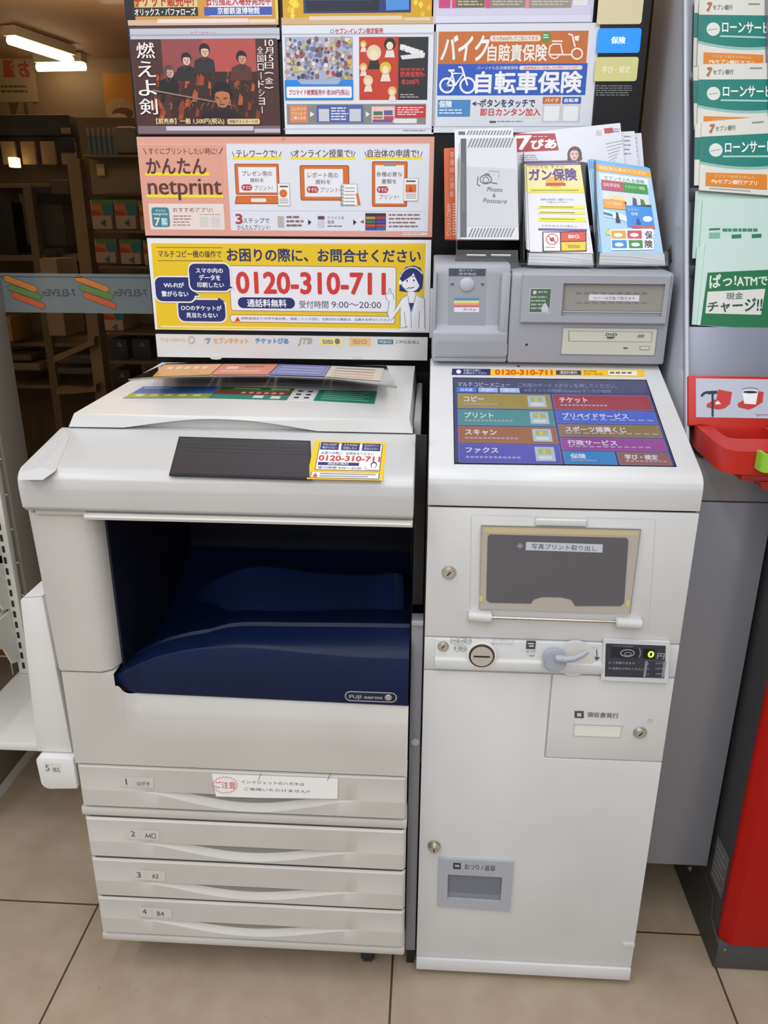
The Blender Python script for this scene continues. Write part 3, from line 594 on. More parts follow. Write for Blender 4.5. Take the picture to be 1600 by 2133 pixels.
for x0, y0, h in ((762, 451, '#b8903a'), (784, 451, '#b83a3c'), (762, 459, '#3a7a56'), (784, 459, '#4a4ab0'), (762, 467, '#c0502e'), (784, 467, '#a84a5a'), (762, 474, '#4a46b0'), (784, 474, '#3a6ab0')): a.rect(x0, y0, x0+20, y0+6, h, 4)
a.greek(810, 446, 878, 478, 4, '#8a6a68', 3, .4).oval(590, 289, 3.5, 3.5, '#cf9080', 2).rect(840, 484, 890, 490, '#ead9d6', 2).greek(842, 485.5, 886, 489, 1, '#b09a98', 3)
tag(a.build('print_app_poster'), 'salmon pink print service poster above the yellow one', 'poster')
# ---- yellow helpline poster
NV = '#24306e'; RD = '#cf3a34'
a = poster(306, 496, 894, 693, '#e9e9ec')
a.poly([(315, 507), (887, 507), (881, 685), (328, 685)], '#e8c422', 1).rect(315, 507, 885, 510, '#efe4a8', 2).rect(326, 681, 885, 685, '#f6e9b0', 2)
a.text('マルチコピー機の操作で', 329, 521, 462, 537, '#33304a', 3, .01).line([(326, 515), (464, 516)], 1.3, '#8a7a2a', 3).line([(329, 543), (464, 543)], 1.3, '#8a7a2a', 3)
a.text('お困りの際に、お問合せください', 472, 517, 876, 547, NV, 3, .02)
a.rect(476, 553, 825, 651, '#4a4860', 2, 6).rect(477, 554, 824, 650, '#e8e9f0', 3, 5).rect(479, 655, 823, 675, '#4a4860', 2, 6).rect(480, 656, 822, 674, '#e8e9f0', 3, 5)
a.text('0120-310-711', 492, 567, 802, 613, RD, 5, .03)
a.rect(495, 619, 615, 643, NV, 4, 12).text('通話料無料', 515, 623, 597, 640, '#eef0fa', 5, .02).text('受付時間', 623, 626, 684, 642, '#4b4a58', 5, .0).text('9:00〜20:00', 691, 628, 794, 642, '#4b4a58', 5, .0)
a.poly([(489, 669), (495, 659), (501, 669)], '#d03c30', 5).text('故障(紙詰まり/印字不具合等)、用紙・インク切れ、お釣切れの場合は、店員をお呼びください', 502, 660, 812, 670, '#55545e', 5, 0)
def bubble(x0, y0, x1, y1, tip, rows, L):
    a.rect(x0-3, y0-3, x1+3, y1+3, '#eceaf0', L, 15).poly([(tip[0]+tip[2]*4, tip[1]+3), (tip[0]-tip[2]*14, tip[1]-12), (tip[0]-tip[2]*16, tip[1]+4)], '#eceaf0', L)
    a.rect(x0, y0, x1, y1, NV, L+1, 13).poly([(tip[0], tip[1]), (tip[0]-tip[2]*14, tip[1]-10), (tip[0]-tip[2]*16, tip[1]+2)], NV, L+1)
    for t, r0, r1, s0, s1 in rows: a.text(t, r0, s0, r1, s1, '#f0f1fa', L+2, .02)
bubble(370, 624, 471, 670, (469, 629, 1), [('○○のチケットが', 377, 462, 636, 647), ('見当たらない', 388, 454, 651, 662)], 4)
bubble(322, 577, 407, 628, (416, 615, 1), [('Wi-Fiが', 341, 384, 588, 599), ('繋がらない', 337, 393, 606, 618)], 7)
bubble(393, 549, 481, 606, (486, 600, 1), [('スマホ内の', 408, 465, 558, 569), ('データを', 415, 460, 572, 584), ('印刷したい', 411, 467, 588, 599)], 10)
# operator illustration: woman with headset
SK = '#eef0f6'
a.poly([(832, 606), (834, 570), (846, 556), (862, 553), (876, 558), (882, 575), (880, 600), (872, 608), (845, 608)], NV, 4).oval(856, 585, 20, 23, SK, 5).poly([(834, 590), (836, 570), (850, 560), (866, 558), (858, 574)], NV, 6).poly([(858, 562), (876, 562), (880, 590), (874, 596)], NV, 6)
a.ring(858, 588, 26, 31, 2.2, '#e4e6f0', 7, a0=35, a1=160).oval(834, 588, 3, 5, '#f4f4fa', 7).oval(848, 585, 1.6, 2.2, NV, 7).oval(862, 584, 1.6, 2.2, NV, 7).line([(850, 599), (856, 600), (863, 598)], 1.4, NV, 7).line([(836, 594), (843, 602), (851, 601)], 1.4, '#8a8eaa', 7).line([(844, 577), (850, 576)], 1.2, NV, 7).line([(859, 576), (865, 576)], 1.2, NV, 7)
a.poly([(834, 684), (834, 640), (815, 668), (807, 654), (812, 618), (818, 617), (821, 648), (838, 620), (850, 613), (868, 613), (884, 622), (886, 690), (834, 690)], '#eceef4', 5).poly([(851, 631), (856, 651), (862, 631)], NV, 6).poly([(849, 608), (865, 608), (862, 628), (852, 628)], SK, 6)
for pts in ([(834, 684), (834, 640), (815, 668), (807, 654), (812, 620)], [(821, 648), (838, 620), (850, 614)], [(866, 614), (884, 622), (885, 684)], [(850, 616), (856, 652), (857, 684)], [(866, 616), (858, 650)], [(842, 650), (846, 684)], [(874, 648), (872, 684)], [(836, 683), (850, 680)]): a.line(pts, 1.1, '#7a7f9a', 7)
a.poly([(807, 625), (803, 617), (806, 609), (810, 613), (811, 600), (813, 600), (815, 612), (819, 612), (820, 622), (814, 628)], SK, 7).line([(807, 625), (803, 617), (806, 609), (810, 613), (811, 600), (813, 600), (815, 612), (819, 612), (820, 622)], 1.1, '#7a7f9a', 8)
a.greek(836, 686, 882, 689, 1, '#a8a8b2', 4).greek(328, 679, 336, 682, 1, '#a8a8b2', 4)
tag(a.build('helpline_poster'), 'yellow helpline poster with a red telephone number and a headset operator', 'poster')
# ---- strip of partner logos
lp = YP(.4970); a = Art(lp, .4); a.slabr(324, 696, 890, 751, .007, '#d9d9d9')
a.text('FUJI XEROX', 335, 704, 388, 713, '#dcbfa6', 2, .01).ring(399, 708, 6, 7, 2.4, '#b8b3a8', 2)
a.poly([(424, 708), (432, 703), (440, 705), (434, 716), (430, 716), (434, 708)], '#8aa0b4', 2).text('セブンチケット', 444, 703, 518, 716, '#dfae6c', 2, .03).text('チケットぴあ', 532, 704, 601, 716, '#5a9ac8', 2, .04).text('JTB', 620, 704, 648, 720, '#b3a98c', 2, .03, shear=.25)
a.rect(666, 703, 714, 721, '#efe08c', 1).text('toto', 672, 707, 694, 716, '#8a8a7c', 2, .03).oval(703, 711, 5.5, 6, '#7c7a70', 2).rect(728, 703, 772, 721, '#efbf84', 1).text('BIG', 736, 707, 764, 716, '#c9a37c', 2, .05)
a.rect(787, 707, 819, 717, '#4a7a88', 1).text('MS&AD', 790, 709, 816, 715, '#d8e4e8', 2, .01).text('三井住友海上', 823, 708, 874, 716, '#8a8c90', 2, .01)
for x in (450, 745): a.oval(x, 746, 12, 3, '#cfcdc9', 1)
tag(a.build('logo_strip'), 'white strip of pale partner logos under the yellow poster', 'sign')
# ---- column of lit service tiles
tl = thing('service_tile_panel', (.315, .5, 1.3), 'black column with lit coloured service tiles at the right end of the sign board', 'panel')
a0, a1 = Y(1238, 60, .5)[0], Y(1343, 60, .5)[0]
MB().box((.278, .494, 1.2), (.36, .5045, 1.95), mat('#101014', .3, spec=.3)).build('panel', tl)
tp = YP(.4935)
def tile(x0, y0, x1, y1, h, e, name='lit_tile', label=None, t=None, th='#e8f4ff'):
    ar = Art(tp, .35, emit=e); ar.rect(x0, y0, x1, y1, h, 0, 5)
    if t: ar.text(t, *t_box[t], th, 1, .02)
    o = ar.build(name, tl)
    if label: o['label'] = label
t_box = {'保険': (1274, 77, 1302, 91), '学び・検定': (1255, 138, 1312, 152)}
tile(1250, -40, 1336, 50, '#c2b896', .24, label='cream lit tile')
tile(1246, 59, 1332, 110, '#1c7fe4', .5, label='blue lit tile', t='保険', th='#d8ecff')
tile(1241, 119, 1326, 169, '#c0be80', .22, label='yellow green lit tile', t='学び・検定', th='#d8d8b8')
ar = Art(tp, .4); ar.greek(1241, 178, 1320, 202, 5, '#8f8f94', 1, .35); ar.build('small_print', tl)
# ================================================================== COPIER
CF = -.031                                       # plane of the drawer fronts
cp = thing('multifunction_copier', (-.3, .2, 0), 'white multifunction copier with four paper drawers and a navy output tray', 'copier')
def X(px, py, y=CF): return Y(px, py, y)[0]
def Z(px, py, y=CF): return Y(px, py, y)[2]
CL, CR = -.567, -.0225
# lower carcass and column
m = MB(); m.box((CL+.004, .0, .10), (CR-.002, .47, .575), WHITE, .004); m.box((CL+.002, .40, .57), (CR-.002, .47, .90), WHITE)
m.build('body', cp)
# inside of the output cavity
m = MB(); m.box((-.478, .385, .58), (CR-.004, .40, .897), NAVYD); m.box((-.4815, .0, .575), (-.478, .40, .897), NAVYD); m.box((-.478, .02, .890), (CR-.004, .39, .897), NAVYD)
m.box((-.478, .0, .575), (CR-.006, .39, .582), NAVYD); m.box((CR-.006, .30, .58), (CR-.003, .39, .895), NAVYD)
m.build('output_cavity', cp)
zc = .633
m = MB(); zt = .897
pr = [(-.583, .40), (-.583, -.024), (-.577, -.031), (-.503, -.031), (-.488, -.022), (-.4815, -.004), (-.4815, .40)]
lo = [(-.574, .40), (-.574, -.024), (-.568, -.031), (-.503, -.031), (-.488, -.022), (-.4815, -.004), (-.4815, .40)]
n = len(pr); m.raw([(x, y, zc+.0015) for x, y in lo]+[(x, y, zt) for x, y in pr], [(i, (i+1) % n, n+(i+1) % n, n+i) for i in range(n)]+[tuple(range(n))[::-1], tuple(range(n, 2*n))], WHITE)
m.build('side_column', cp, ang=50)
# front cover below the tray, with a soft sloping lip beneath the tray
zb = .4605; yb = CF
def lip(x):  # lower edge of the tray front
    t = (x+.477)/(.454); z = .5905-.006*t
    if x < -.459: z = .5905+.0185*(1-math.sqrt(max(0, 1-((-.459-x)/.0185)**2)))
    return z
xs = list(np.linspace(CL, -.4837, 4))+[-.4834]+list(np.linspace(-.480, -.440, 14))+list(np.linspace(-.42, CR, 10))
def cov(x, k):
    e = min(1, max(0, (x+.484)/.03)); z1 = lip(max(x, -.480)) if x > -.4835 else zc-.0015
    if x <= -.4835: return [(x, yb, zb), (x, yb, zb+.05), (x, yb, z1-.03), (x, yb, z1-.012), (x, yb, z1)][k]
    return [(x, yb, zb), (x, yb, zb+.05), (x, yb, z1-.030*e-.003), (x, yb+.004*e, z1-.022*e), (x, yb+.013*e, z1)][k]
m = MB(); m.loft([[cov(x, k) for x in xs] for k in range(5)], WHITE)
m.raw([(CL, yb, zb), (CR, yb, zb), (CR, .01, zb), (CL, .01, zb)], [(0, 1, 2, 3)], WHITE)
m.raw([(CL, yb, zb), (CL, yb, zc-.0015), (CL, .01, zc-.0015), (CL, .01, zb)], [(0, 1, 2, 3)], WHITE)
m.raw([(CL, yb, zc-.0015), (-.4835, yb, zc-.0015), (-.4835, .01, zc-.0015), (CL, .01, zc-.0015)], [(0, 1, 2, 3)], WHITE)
m.build('front_cover', cp, ang=30)
# output tray
tr = MB(); TY = CF+.010
def cv(pts, y): return [Y(px, py, y) for px, py in pts]
def interp(pts, n=46):
    p = np.array(pts); d = np.r_[0, np.cumsum(np.linalg.norm(np.diff(p[:, :2], axis=0), axis=1))]
    # smooth (Catmull-Rom) resampling over x
    out = []
    for x in np.linspace(p[0, 0], p[-1, 0], n):
        i = min(max(int(np.searchsorted(p[:, 0], x))-1, 0), len(p)-2)
        p0, p1, p2, p3 = p[max(i-1, 0)], p[i], p[i+1], p[min(i+2, len(p)-1)]
        t = (x-p1[0])/max(p2[0]-p1[0], 1e-9)
        m1 = (p2[1]-p0[1])/max(p2[0]-p0[0], 1e-9)*(p2[0]-p1[0]); m2 = (p3[1]-p1[1])/max(p3[0]-p1[0], 1e-9)*(p2[0]-p1[0])
        z = (2*t**3-3*t**2+1)*p1[1]+(t**3-2*t**2+t)*m1+(-2*t**3+3*t**2)*p2[1]+(t**3-t**2)*m2
        out.append((x, z))
    return out
def pxcurve(pts, y): return interp([(Y(px, py, y)[0], Y(px, py, y)[2]) for px, py in pts])
front = pxcurve([(243, 1408), (285, 1386), (330, 1368), (400, 1353), (470, 1347), (540, 1349), (620, 1357), (700, 1364), (780, 1369), (851, 1371)], TY)
ridge = pxcurve([(247, 1398), (280, 1378), (330, 1356), (400, 1330), (445, 1315), (480, 1307), (520, 1305), (600, 1306), (720, 1307), (852, 1309)], TY+.045)
xsT = [p[0] for p in front]
x0, x1 = -.478, CR-.001
x0 = -.4895
xq = np.linspace(x0, x1, 48)
fz = np.interp(xq, xsT, [p[1] for p in front]); rz = np.interp(xq, [p[0] for p in ridge], [p[1] for p in ridge])
rz = np.maximum(rz, fz+.002)
bz = np.array([max(lip(x)-.001, 0) if x > -.4774 else lip(-.4774)-.001 for x in xq]); bz = np.minimum(bz, fz-.004)
R = [[(x, TY+.003, b) for x, b in zip(xq, bz)], [(x, TY, min(b+.003, f)) for x, b, f in zip(xq, bz, fz)], [(x, TY, f-.002) for x, f in zip(xq, fz)], [(x, TY+.0015, f) for x, f in zip(xq, fz)]]
for t in (.12, .3, .5, .7, .86, .96, 1.0):
    s_ = t**.62
    R.append([(x, TY+.002+.043*t, f+(r-f)*s_) for x, f, r in zip(xq, fz, rz)])
R.append([(x, TY+.0465, r) for x, r in zip(xq, rz)]); R.append([(x, TY+.053, r-.008) for x, r in zip(xq, rz)])
R.append([(x, TY+.062, r-.009) for x, r in zip(xq, rz)]); R.append([(x, TY+.066, r-.003) for x, r in zip(xq, rz)])
for k in range(1, 8):
    t = k/7; R.append([(x, TY+.066+t*.33, (r-.003)*(1-t)+(.62+.06*t)*t-.02*math.sin(t*math.pi)) for x, r in zip(xq, rz)])
tr.loft(R, NAVY); tray = tr.build('output_tray', cp, ang=40)
# raised offset wave at the back of the tray
w0 = pxcurve([(350, 1300), (400, 1246), (450, 1208), (500, 1187), (540, 1181), (590, 1184), (640, 1192), (720, 1198), (780, 1198), (825, 1193), (840, 1200)], .24)
w1 = pxcurve([(350, 1296), (400, 1236), (450, 1196), (500, 1178), (540, 1175), (590, 1178), (640, 1186), (720, 1191), (780, 1192), (825, 1188), (840, 1194)], .285)
w2 = pxcurve([(350, 1330), (450, 1295), (540, 1272), (640, 1272), (720, 1277), (840, 1285)], .16)
mk_ = lambda c, y: [(x, y, z) for x, z in c]
mm = MB(); mm.loft([mk_(w2, .13), [(a[0], .20, a[1]*.45+b[1]*.55-.008) for a, b in zip(w2, w0)], mk_(w0, .24), mk_(w1, .285), [(x, .30, z-.03) for x, z in w1], [(x, .30, .60) for x, z in w1]], mat('#1a2750', .28))
mm.build('inner_tray', tray, ang=40)
tb = Art(YP(TY-.0006), .3); tb.rect(796, 1268, 828, 1294, '#1a2448', 1, 6); 
# badge
bp = YP(TY-.001); a = Art(bp, .35, .0003); CH = mat('#c2c6cc', .3, .8)
a.rect(718, 1439, 827, 1464, CH, 0, 12).rect(720.5, 1441.5, 824.5, 1461.5, '#16203f', 1, 10).text('FUJI xerox', 728, 1447, 797, 1458, CH, 2, .025)
a.build('maker_badge', tray)
b = MB(); c = Y(809, 1452, TY-.001); b.cyl(c, c-np.array([0, .0025, 0]), .0055, mat('#c9ccd2', .25, .9), 20, bev=.0012); b.build('emblem', tray)
rb = MB(); c = Y(811, 1281, .05)
# control panel housing
XL, XR = -.5795, -.0205
prof = [(-.036, .902), (-.046, .910), (-.0485, .940), (-.047, .954), (-.042, .961), (-.033, .9665), (.0, .9725), (.1, .9905), (.108, .9905), (.108, .902)]
m = MB(); m.prism([(XL, y, z) for y, z in prof], (XR-XL, 0, 0), PANELW, .0022, 2)
pan = m.build('control_panel', cp, ang=30)
pv = np.array((0, .1, .018)); PP = PL((0, 0, .9725), (1, 0, 0), pv)
def pw(px, py, w=0):
    a_, b_ = PP.uv(px, py); return PP.pt(a_, b_, w)
m = MB()
P1, P2, P3, P4, B = pw(40, 983, .0002), pw(86, 981, .0048), pw(146, 905, .0003), pw(131, 898, .0003), pw(116, 981, .0002)
F1, F2 = pw(38, 997, -.002), pw(88, 997, -.002)
m.raw([P1, P2, P3, P4, B, F1, F2], [(0, 1, 2, 3), (1, 4, 2), (5, 6, 1, 0), (6, 4, 1), (0, 3, 5)], PANELW); m.build('raised_corner', pan, ang=10)
tsx = Art(PP.shift(.0004), .12, .0003); tsx.slab([(373, 909), (647, 918), (650, 998), (352, 989)], .002, mat('#2e2f36', .4, spec=.2)); tsx.poly([(377, 912), (643, 921), (645, 995), (357, 986)], mat('#34353c', .32, spec=.25), 1)
for k in range(3): tsx.line([(378-k*2, 925+k*7), (643, 934+k*7)], .9, mat('#3c3d44', .32, spec=.25), 2)
tsx.build('touch_screen', pan)
st = Art(PP.shift(.0004), .4, .0002); Q4 = [(655, 917), (806, 922), (797, 1001), (639, 998)]
def qm(Q):
    Q = [np.array(q, float) for q in Q]
    return lambda i, j: tuple(Q[0]*(1-i)*(1-j)+Q[1]*i*(1-j)+Q[2]*i*j+Q[3]*(1-i)*j)
def qrect(A, f, i0, j0, i1, j1, h, L): A.poly([f(i0, j0), f(i1, j0), f(i1, j1), f(i0, j1)], h, L)
def qtext(A, f, t, i0, j0, i1, j1, h, L=4, bold=.01): A.text(t, 0, 0, 0, 0, h, L, bold, q=[f(i0, j0), f(i1, j0), f(i1, j1), f(i0, j1)])
f = qm(Q4); st.poly(Q4, '#f2c21e', 0); qrect(st, f, .08, .06, .95, .76, '#3a3a58', 1); qrect(st, f, .09, .07, .94, .75, '#eceef4', 2); qrect(st, f, .04, .81, .95, .97, '#3a3a58', 1); qrect(st, f, .05, .82, .94, .96, '#eceef4', 2)
for i in range(3):
    x = .10+i*.285; qrect(st, f, x, .05, x+.25, .24, '#26316e', 3); qtext(st, f, ['Wi-Fiが', 'スマホ内の', '○○のチケット'][i], x+.03, .08, x+.22, .14, '#e8ecf8', 5, 0); qtext(st, f, ['繋がらない', '印刷したい', '見当たらない'][i], x+.03, .16, x+.22, .22, '#e8ecf8', 5, 0)
qtext(st, f, 'お困りの際に、お問合せください', .13, .29, .84, .36, '#4a4a5c', 4, 0); qtext(st, f, '0120-310-711', .11, .39, .93, .52, '#cf3a34', 4, .03)
qrect(st, f, .11, .56, .66, .64, '#26316e', 3); qtext(st, f, '通話料無料', .24, .57, .52, .635, '#eef0fa', 5, .01); qtext(st, f, '受付時間 9:00〜20:00', .12, .67, .70, .735, '#4a4a5c', 4, 0)
st.poly([f(.07, .95), f(.10, .84), f(.14, .95)], '#d03c30', 4)
for k in range(2): st.poly([f(.16, .845+k*.06), f(.9-k*.1, .845+k*.06), f(.9-k*.1, .875+k*.06), f(.16, .875+k*.06)], '#9a9aa4', 4)
cx, cy = f(.86, .62); st.oval(cx, cy-1, 6.5, 6.5, '#26316e', 4).oval(cx, cy+.5, 4.8, 4.8, '#f0f1f6', 5).poly([f(.77, .745), f(.80, .69), f(.90, .69), f(.93, .745)], '#dfe2ee', 6).line([f(.76, .74), f(.745, .66)], 2, '#9aa0b8', 6)
st.build('helpline_sticker', pan)
m = MB(); z1 = .9035
m.box((-.490, -.0485, .8945), (XR-.0005, -.035, .9025), WHITE, .001).box((-.4885, -.0492, .8985), (XR-.002, -.048, .9005), mat('#f2f2f0', .3))
m.build('edge_trim', pan)
m = MB(); m.box((XL+.012, -.036, .8955), (-.4905, .1, .9025), mat('#bdbab5', .5), .002); m.build('panel_underside', pan)
# scanner lid
LY0, LY1 = .102, .488; zl = .9925
def ltop(y): return 1.0135+(y-LY0)*(.020/.386)
m = MB()
xa, xb = -.566, -.0255
arch = [(x, zl+.0005+.0165*max(0, math.cos((x+.325)/.153*math.pi/2))**1.1) for x in np.linspace(-.478, -.172, 25)]
fr = [(xa, LY0, zl)]+[(x, LY0, z) for x, z in arch]+[(xb, LY0, zl), (xb+.0, LY0+.002, zl+.002), (xb-.006, LY0+.003, 1.0135), (xa+.010, LY0+.003, 1.0135)]
t = bmesh.new(); vs = [t.verts.new(p) for p in fr]; t.faces.new(vs); r_ = bmesh.ops.triangulate(t, faces=t.faces[:]); m.bm(t, LIDW)
# underside of the arch, recess face
am = [[(x, LY0, z) for x, z in arch], [(x, LY0+.014, z) for x, z in arch], [(x, LY0+.016, .986) for x, z in arch]]
MB().box((-.562, .110, .90), (-.028, .47, .9915), WHITE, .002).build('scanner_bed', cp)
m.loft(am, LIDW)
tv = [(xa+.010, LY0+.003, 1.0135), (xb-.006, LY0+.003, 1.0135), (-.030, LY1, ltop(LY1)), (-.540, LY1, ltop(LY1))]
bv = [(xa, LY0, zl), (xb, LY0, zl), (xb, LY1, zl), (xa+.002, LY1, zl)]
m.raw(tv+bv, [(0, 1, 2, 3), (4, 0, 3, 7), (1, 5, 6, 2), (3, 2, 6, 7)], LIDW)
lid = m.build('scanner_lid', cp, ang=25)
m = MB(); m.box((-.0255, .14, .975), (-.0135, .47, 1.004), mat('#9a9a9a', .5), .004); m.build('hinge_arm', lid)
# guide sheets on the lid and in the curved pocket
LP = PL((0, LY0+.003, 1.0135), (1, 0, 0), (0, .386, .020))
def sheet(q, h, name, deco=None, pl=None, th=.0006):
    A = Art((pl or LP).shift(.0007), .3, .0002); A.slab(q, th, h)
    if deco: deco(A, qm(q))
    A.build(name, lid)
def d1(A, f):
    qrect(A, f, 0, .62, 1, 1, '#9aa83c', 1); qrect(A, f, .05, .1, .4, .2, '#8ab4e4', 1)
    for i in range(5): qrect(A, f, .1+i*.17, .7, .2+i*.17, .85, random.choice(['#d8d2a0', '#b8c46a', '#e2ddc0']), 2)
def d2(A, f):
    qrect(A, f, .0, .35, 1, .62, '#8a3c3e', 1); qrect(A, f, 0, .66, 1, 1, '#3f8a80', 1)
    for i in range(6): qrect(A, f, .35+i*.1, .42, .41+i*.1, .56, '#d89a9a', 2)
    qrect(A, f, .55, .7, .68, .92, '#d8e2da', 2); qrect(A, f, .78, .72, .90, .95, '#d8e2da', 2); qrect(A, f, .2, .1, .55, .2, '#a8c88a', 2); qrect(A, f, .7, .08, .95, .22, '#a8c88a', 2)
def d3(A, f):
    for i in range(2):
        for j in range(3): qrect(A, f, .2+i*.4, .15+j*.28, .4+i*.4, .28+j*.28, '#3a4a44', 1)
def d4(A, f):
    for j in range(5): qrect(A, f, .1, .15+j*.16, .9-.1*(j % 2), .20+j*.16, '#8ac4ae', 1)
sheet([(299, 805), (459, 805), (434, 829), (256, 829)], '#3a6cb4', 'guide_sheet', d1)
sheet([(462, 805), (614, 809), (597, 833), (433, 829)], '#4a7a3e', 'guide_sheet', d2)
sheet([(615, 809), (665, 812), (651, 834), (598, 833)], '#dcdedc', 'guide_sheet', d3)
sheet([(666, 812), (786, 815), (780, 841), (653, 834)], '#2c8068', 'guide_sheet', d4)
# clear pocket: a sheet rising towards its curved front lip
lipc = [(268, 791), (300, 788), (400, 784), (550, 783), (700, 789), (826, 806)]
pz = PL((0, .48, ltop(.48)+.0015), (1, 0, 0), (0, .386, .020-.0386*1.25), .006)
m = MB(); top = [pz.pt(*pz.uv(px, py)) for px, py in ((345, 757), (400, 755), (500, 754), (600, 755), (700, 757), (805, 762))]
bot = [pz.pt(*pz.uv(*p)) for p in lipc]
def smooth(L_, n=24):
    L_ = np.array(L_); return [tuple(np.array([np.interp(t_, np.linspace(0, 1, len(L_)), L_[:, k]) for k in range(3)])) for t_ in np.linspace(0, 1, n)]
tS, bS = smooth(top), smooth(bot)
GP = clear('grey_clear_pocket', (.80, .80, .80), .12, .1, .12, '#9a9a98')
m.loft([tS, bS, [(p[0], p[1]-.001, p[2]-.003) for p in bS]], GP)
m.build('sheet_pocket', lid)
m = MB(); m.tube([(p[0], p[1], p[2]+.0002) for p in bS], .0011, mat('#8a8a88', .3), 6); m.build('pocket_edge', lid)
pz2 = pz.shift(.0002)
def d5(A, f):
    for i in range(5): qrect(A, f, .12+i*.15, .2, .22+i*.15, .45, '#f0cfa8', 1)
def d6(A, f):
    qrect(A, f, .15, .25, .35, .5, '#f2c8b4', 1); qrect(A, f, .45, .2, .8, .3, '#8a4a3a', 1); qrect(A, f, .1, .65, .8, .75, '#f2c8b4', 1)
def d7(A, f):
    for j in range(3): qrect(A, f, .1, .2+j*.25, .9, .28+j*.25, '#a4a8dc', 1)
def d8(A, f):
    for j in range(4): qrect(A, f, .1, .15+j*.22, .85, .22+j*.22, ['#6a5a58', '#8a7a70', '#d89a8a', '#d8a898'][j], 1)
for q, h, d in (([(342, 759), (463, 758), (438, 780), (318, 784)], '#df9a44', d5), ([(465, 758), (580, 758), (558, 780), (440, 780)], '#dc7650', d6), ([(582, 758), (690, 762), (676, 784), (560, 780)], '#5f62ae', d7), ([(691, 762), (800, 767), (793, 793), (677, 784)], '#d0c9b8', d8)):
    sheet(q, h, 'guide_sheet', d, pz2, .0003)
# drawers
def drawer(yl0, yr0, yl1, yr1, grip_l, grip_r, sag, texts, lab):
    z0 = (Z(165, yl1)+Z(845, yr1))/2+.001; z1 = (Z(165, yl0)+Z(847, yr0))/2-.0015
    zg = (Z(300, grip_l)+Z(740, grip_r))/2                      # lip of the scooped grip
    gx0, gx1 = X(290, grip_l), X(748, grip_r); xs_ = np.unique(np.r_[np.linspace(CL, CL+.012, 5), np.linspace(CL+.02, gx0, 4), np.linspace(gx0, gx1, 40), np.linspace(gx1, CR-.012, 4), np.linspace(CR-.012, CR, 5)])
    def side(x):
        d = min(x-CL, CR-x); return .006*(1-math.sqrt(max(0, 1-(1-min(d/.008, 1))**2)))
    def dep(x):
        t_ = (x-gx0)/(gx1-gx0)
        return 0 if not 0 < t_ < 1 else math.sin(math.pi*t_)**1.5
    R_ = [[(x, CF+side(x)+.004, z0) for x in xs_], [(x, CF+side(x), z0+.003) for x in xs_]]
    for k in range(9):
        q = k/8
        R_.append([(x, CF+side(x)+.024*dep(x)*(.12*q+.88*q**1.15), (zg-sag*dep(x)-.0005)*(1-q)+zg*q) for x in xs_])
    R_.append([(x, CF+side(x)+.0005, zg+.0012) for x in xs_])
    R_ += [[(x, CF+side(x), z1-.003) for x in xs_], [(x, CF+side(x)+.004, z1) for x in xs_]]
    mm = MB(); mm.loft(R_, WHITE)
    mm.box((CL+.006, CF+.008, z0+.002), (CR-.006, .0, z1-.002), mat('#8d8b88', .6))
    d = mm.build('paper_drawer', cp, ang=28); d['label'] = lab
    A = Art(YP(CF-.0003), .4, .0002)
    x0_, y0_, x1_, y1_ = texts[0]; dy = (texts[1]-y0_)
    A.poly([(x0_, y0_), (x1_, y0_+3), (x1_, y1_+3), (x0_, y1_)], '#c9c8c4', 0); A.line([(x0_+30, y0_+2), (x0_+30, y1_)], .8, '#c2c0bc', 1)
    for t_, a0_, b0_, a1_, b1_ in texts[2:]: A.text(t_, a0_, b0_, a1_, b1_, '#4a4a4a', 2, 0)
    A.build('number_label', d)
    return d
dr1 = drawer(1590, 1622, 1679, 1711, 1651, 1667, .031, [(250, 1617, 320, 1638), 1617, ('1', 261, 1622, 265, 1634), ('はがき', 285, 1627, 312, 1637)], 'topmost drawer, numbered 1, with a taped notice')
dr2 = drawer(1700, 1733, 1783, 1817, 1758, 1775, .028, [(262, 1727, 332, 1747), 1727, ('2', 272, 1731, 282, 1742), ('A4□', 301, 1735, 325, 1746)], 'second drawer, numbered 2')
dr3 = drawer(1785, 1819, 1863, 1900, 1840, 1858, .027, [(274, 1811, 344, 1832), 1811, ('3', 284, 1816, 294, 1828), ('A3', 316, 1820, 330, 1830)], 'third drawer, numbered 3')
dr4 = drawer(1864, 1902, 1940, 1978, 1918, 1936, .026, [(288, 1889, 358, 1909), 1889, ('4', 296, 1893, 306, 1904), ('B4', 327, 1898, 342, 1908)], 'lowest drawer, numbered 4')
za, zb_ = (Z(172, 1697)+Z(845, 1731))/2, (Z(171, 1680)+Z(845, 1713))/2
MB().box((CL-.003, CF+.001, za+.001), (CR+.001, .02, zb_-.0005), WHITE, .002).build('divider_strip', cp)
za, zb_ = (Z(222, 1956)+Z(841, 1996))/2, (Z(218, 1942)+Z(841, 1980))/2
m = MB(); m.box((CL-.001, CF+.001, za), (CR+.001, .46, zb_), WHITE, .004); m.build('base_plinth', cp)
for (cx, cy) in ((-.47, .05), (-.09, .03), (-.47, .40), (-.09, .40)):
    m = MB(); m.cyl((cx-.012, cy, .026), (cx+.012, cy, .026), .026, mat('#1c1c1e', .5), 20, bev=.004); m.box((cx-.018, cy-.012, .03), (cx+.018, cy+.012, za+.003), mat('#2a2a2c', .5), .003); m.build('caster', cp)
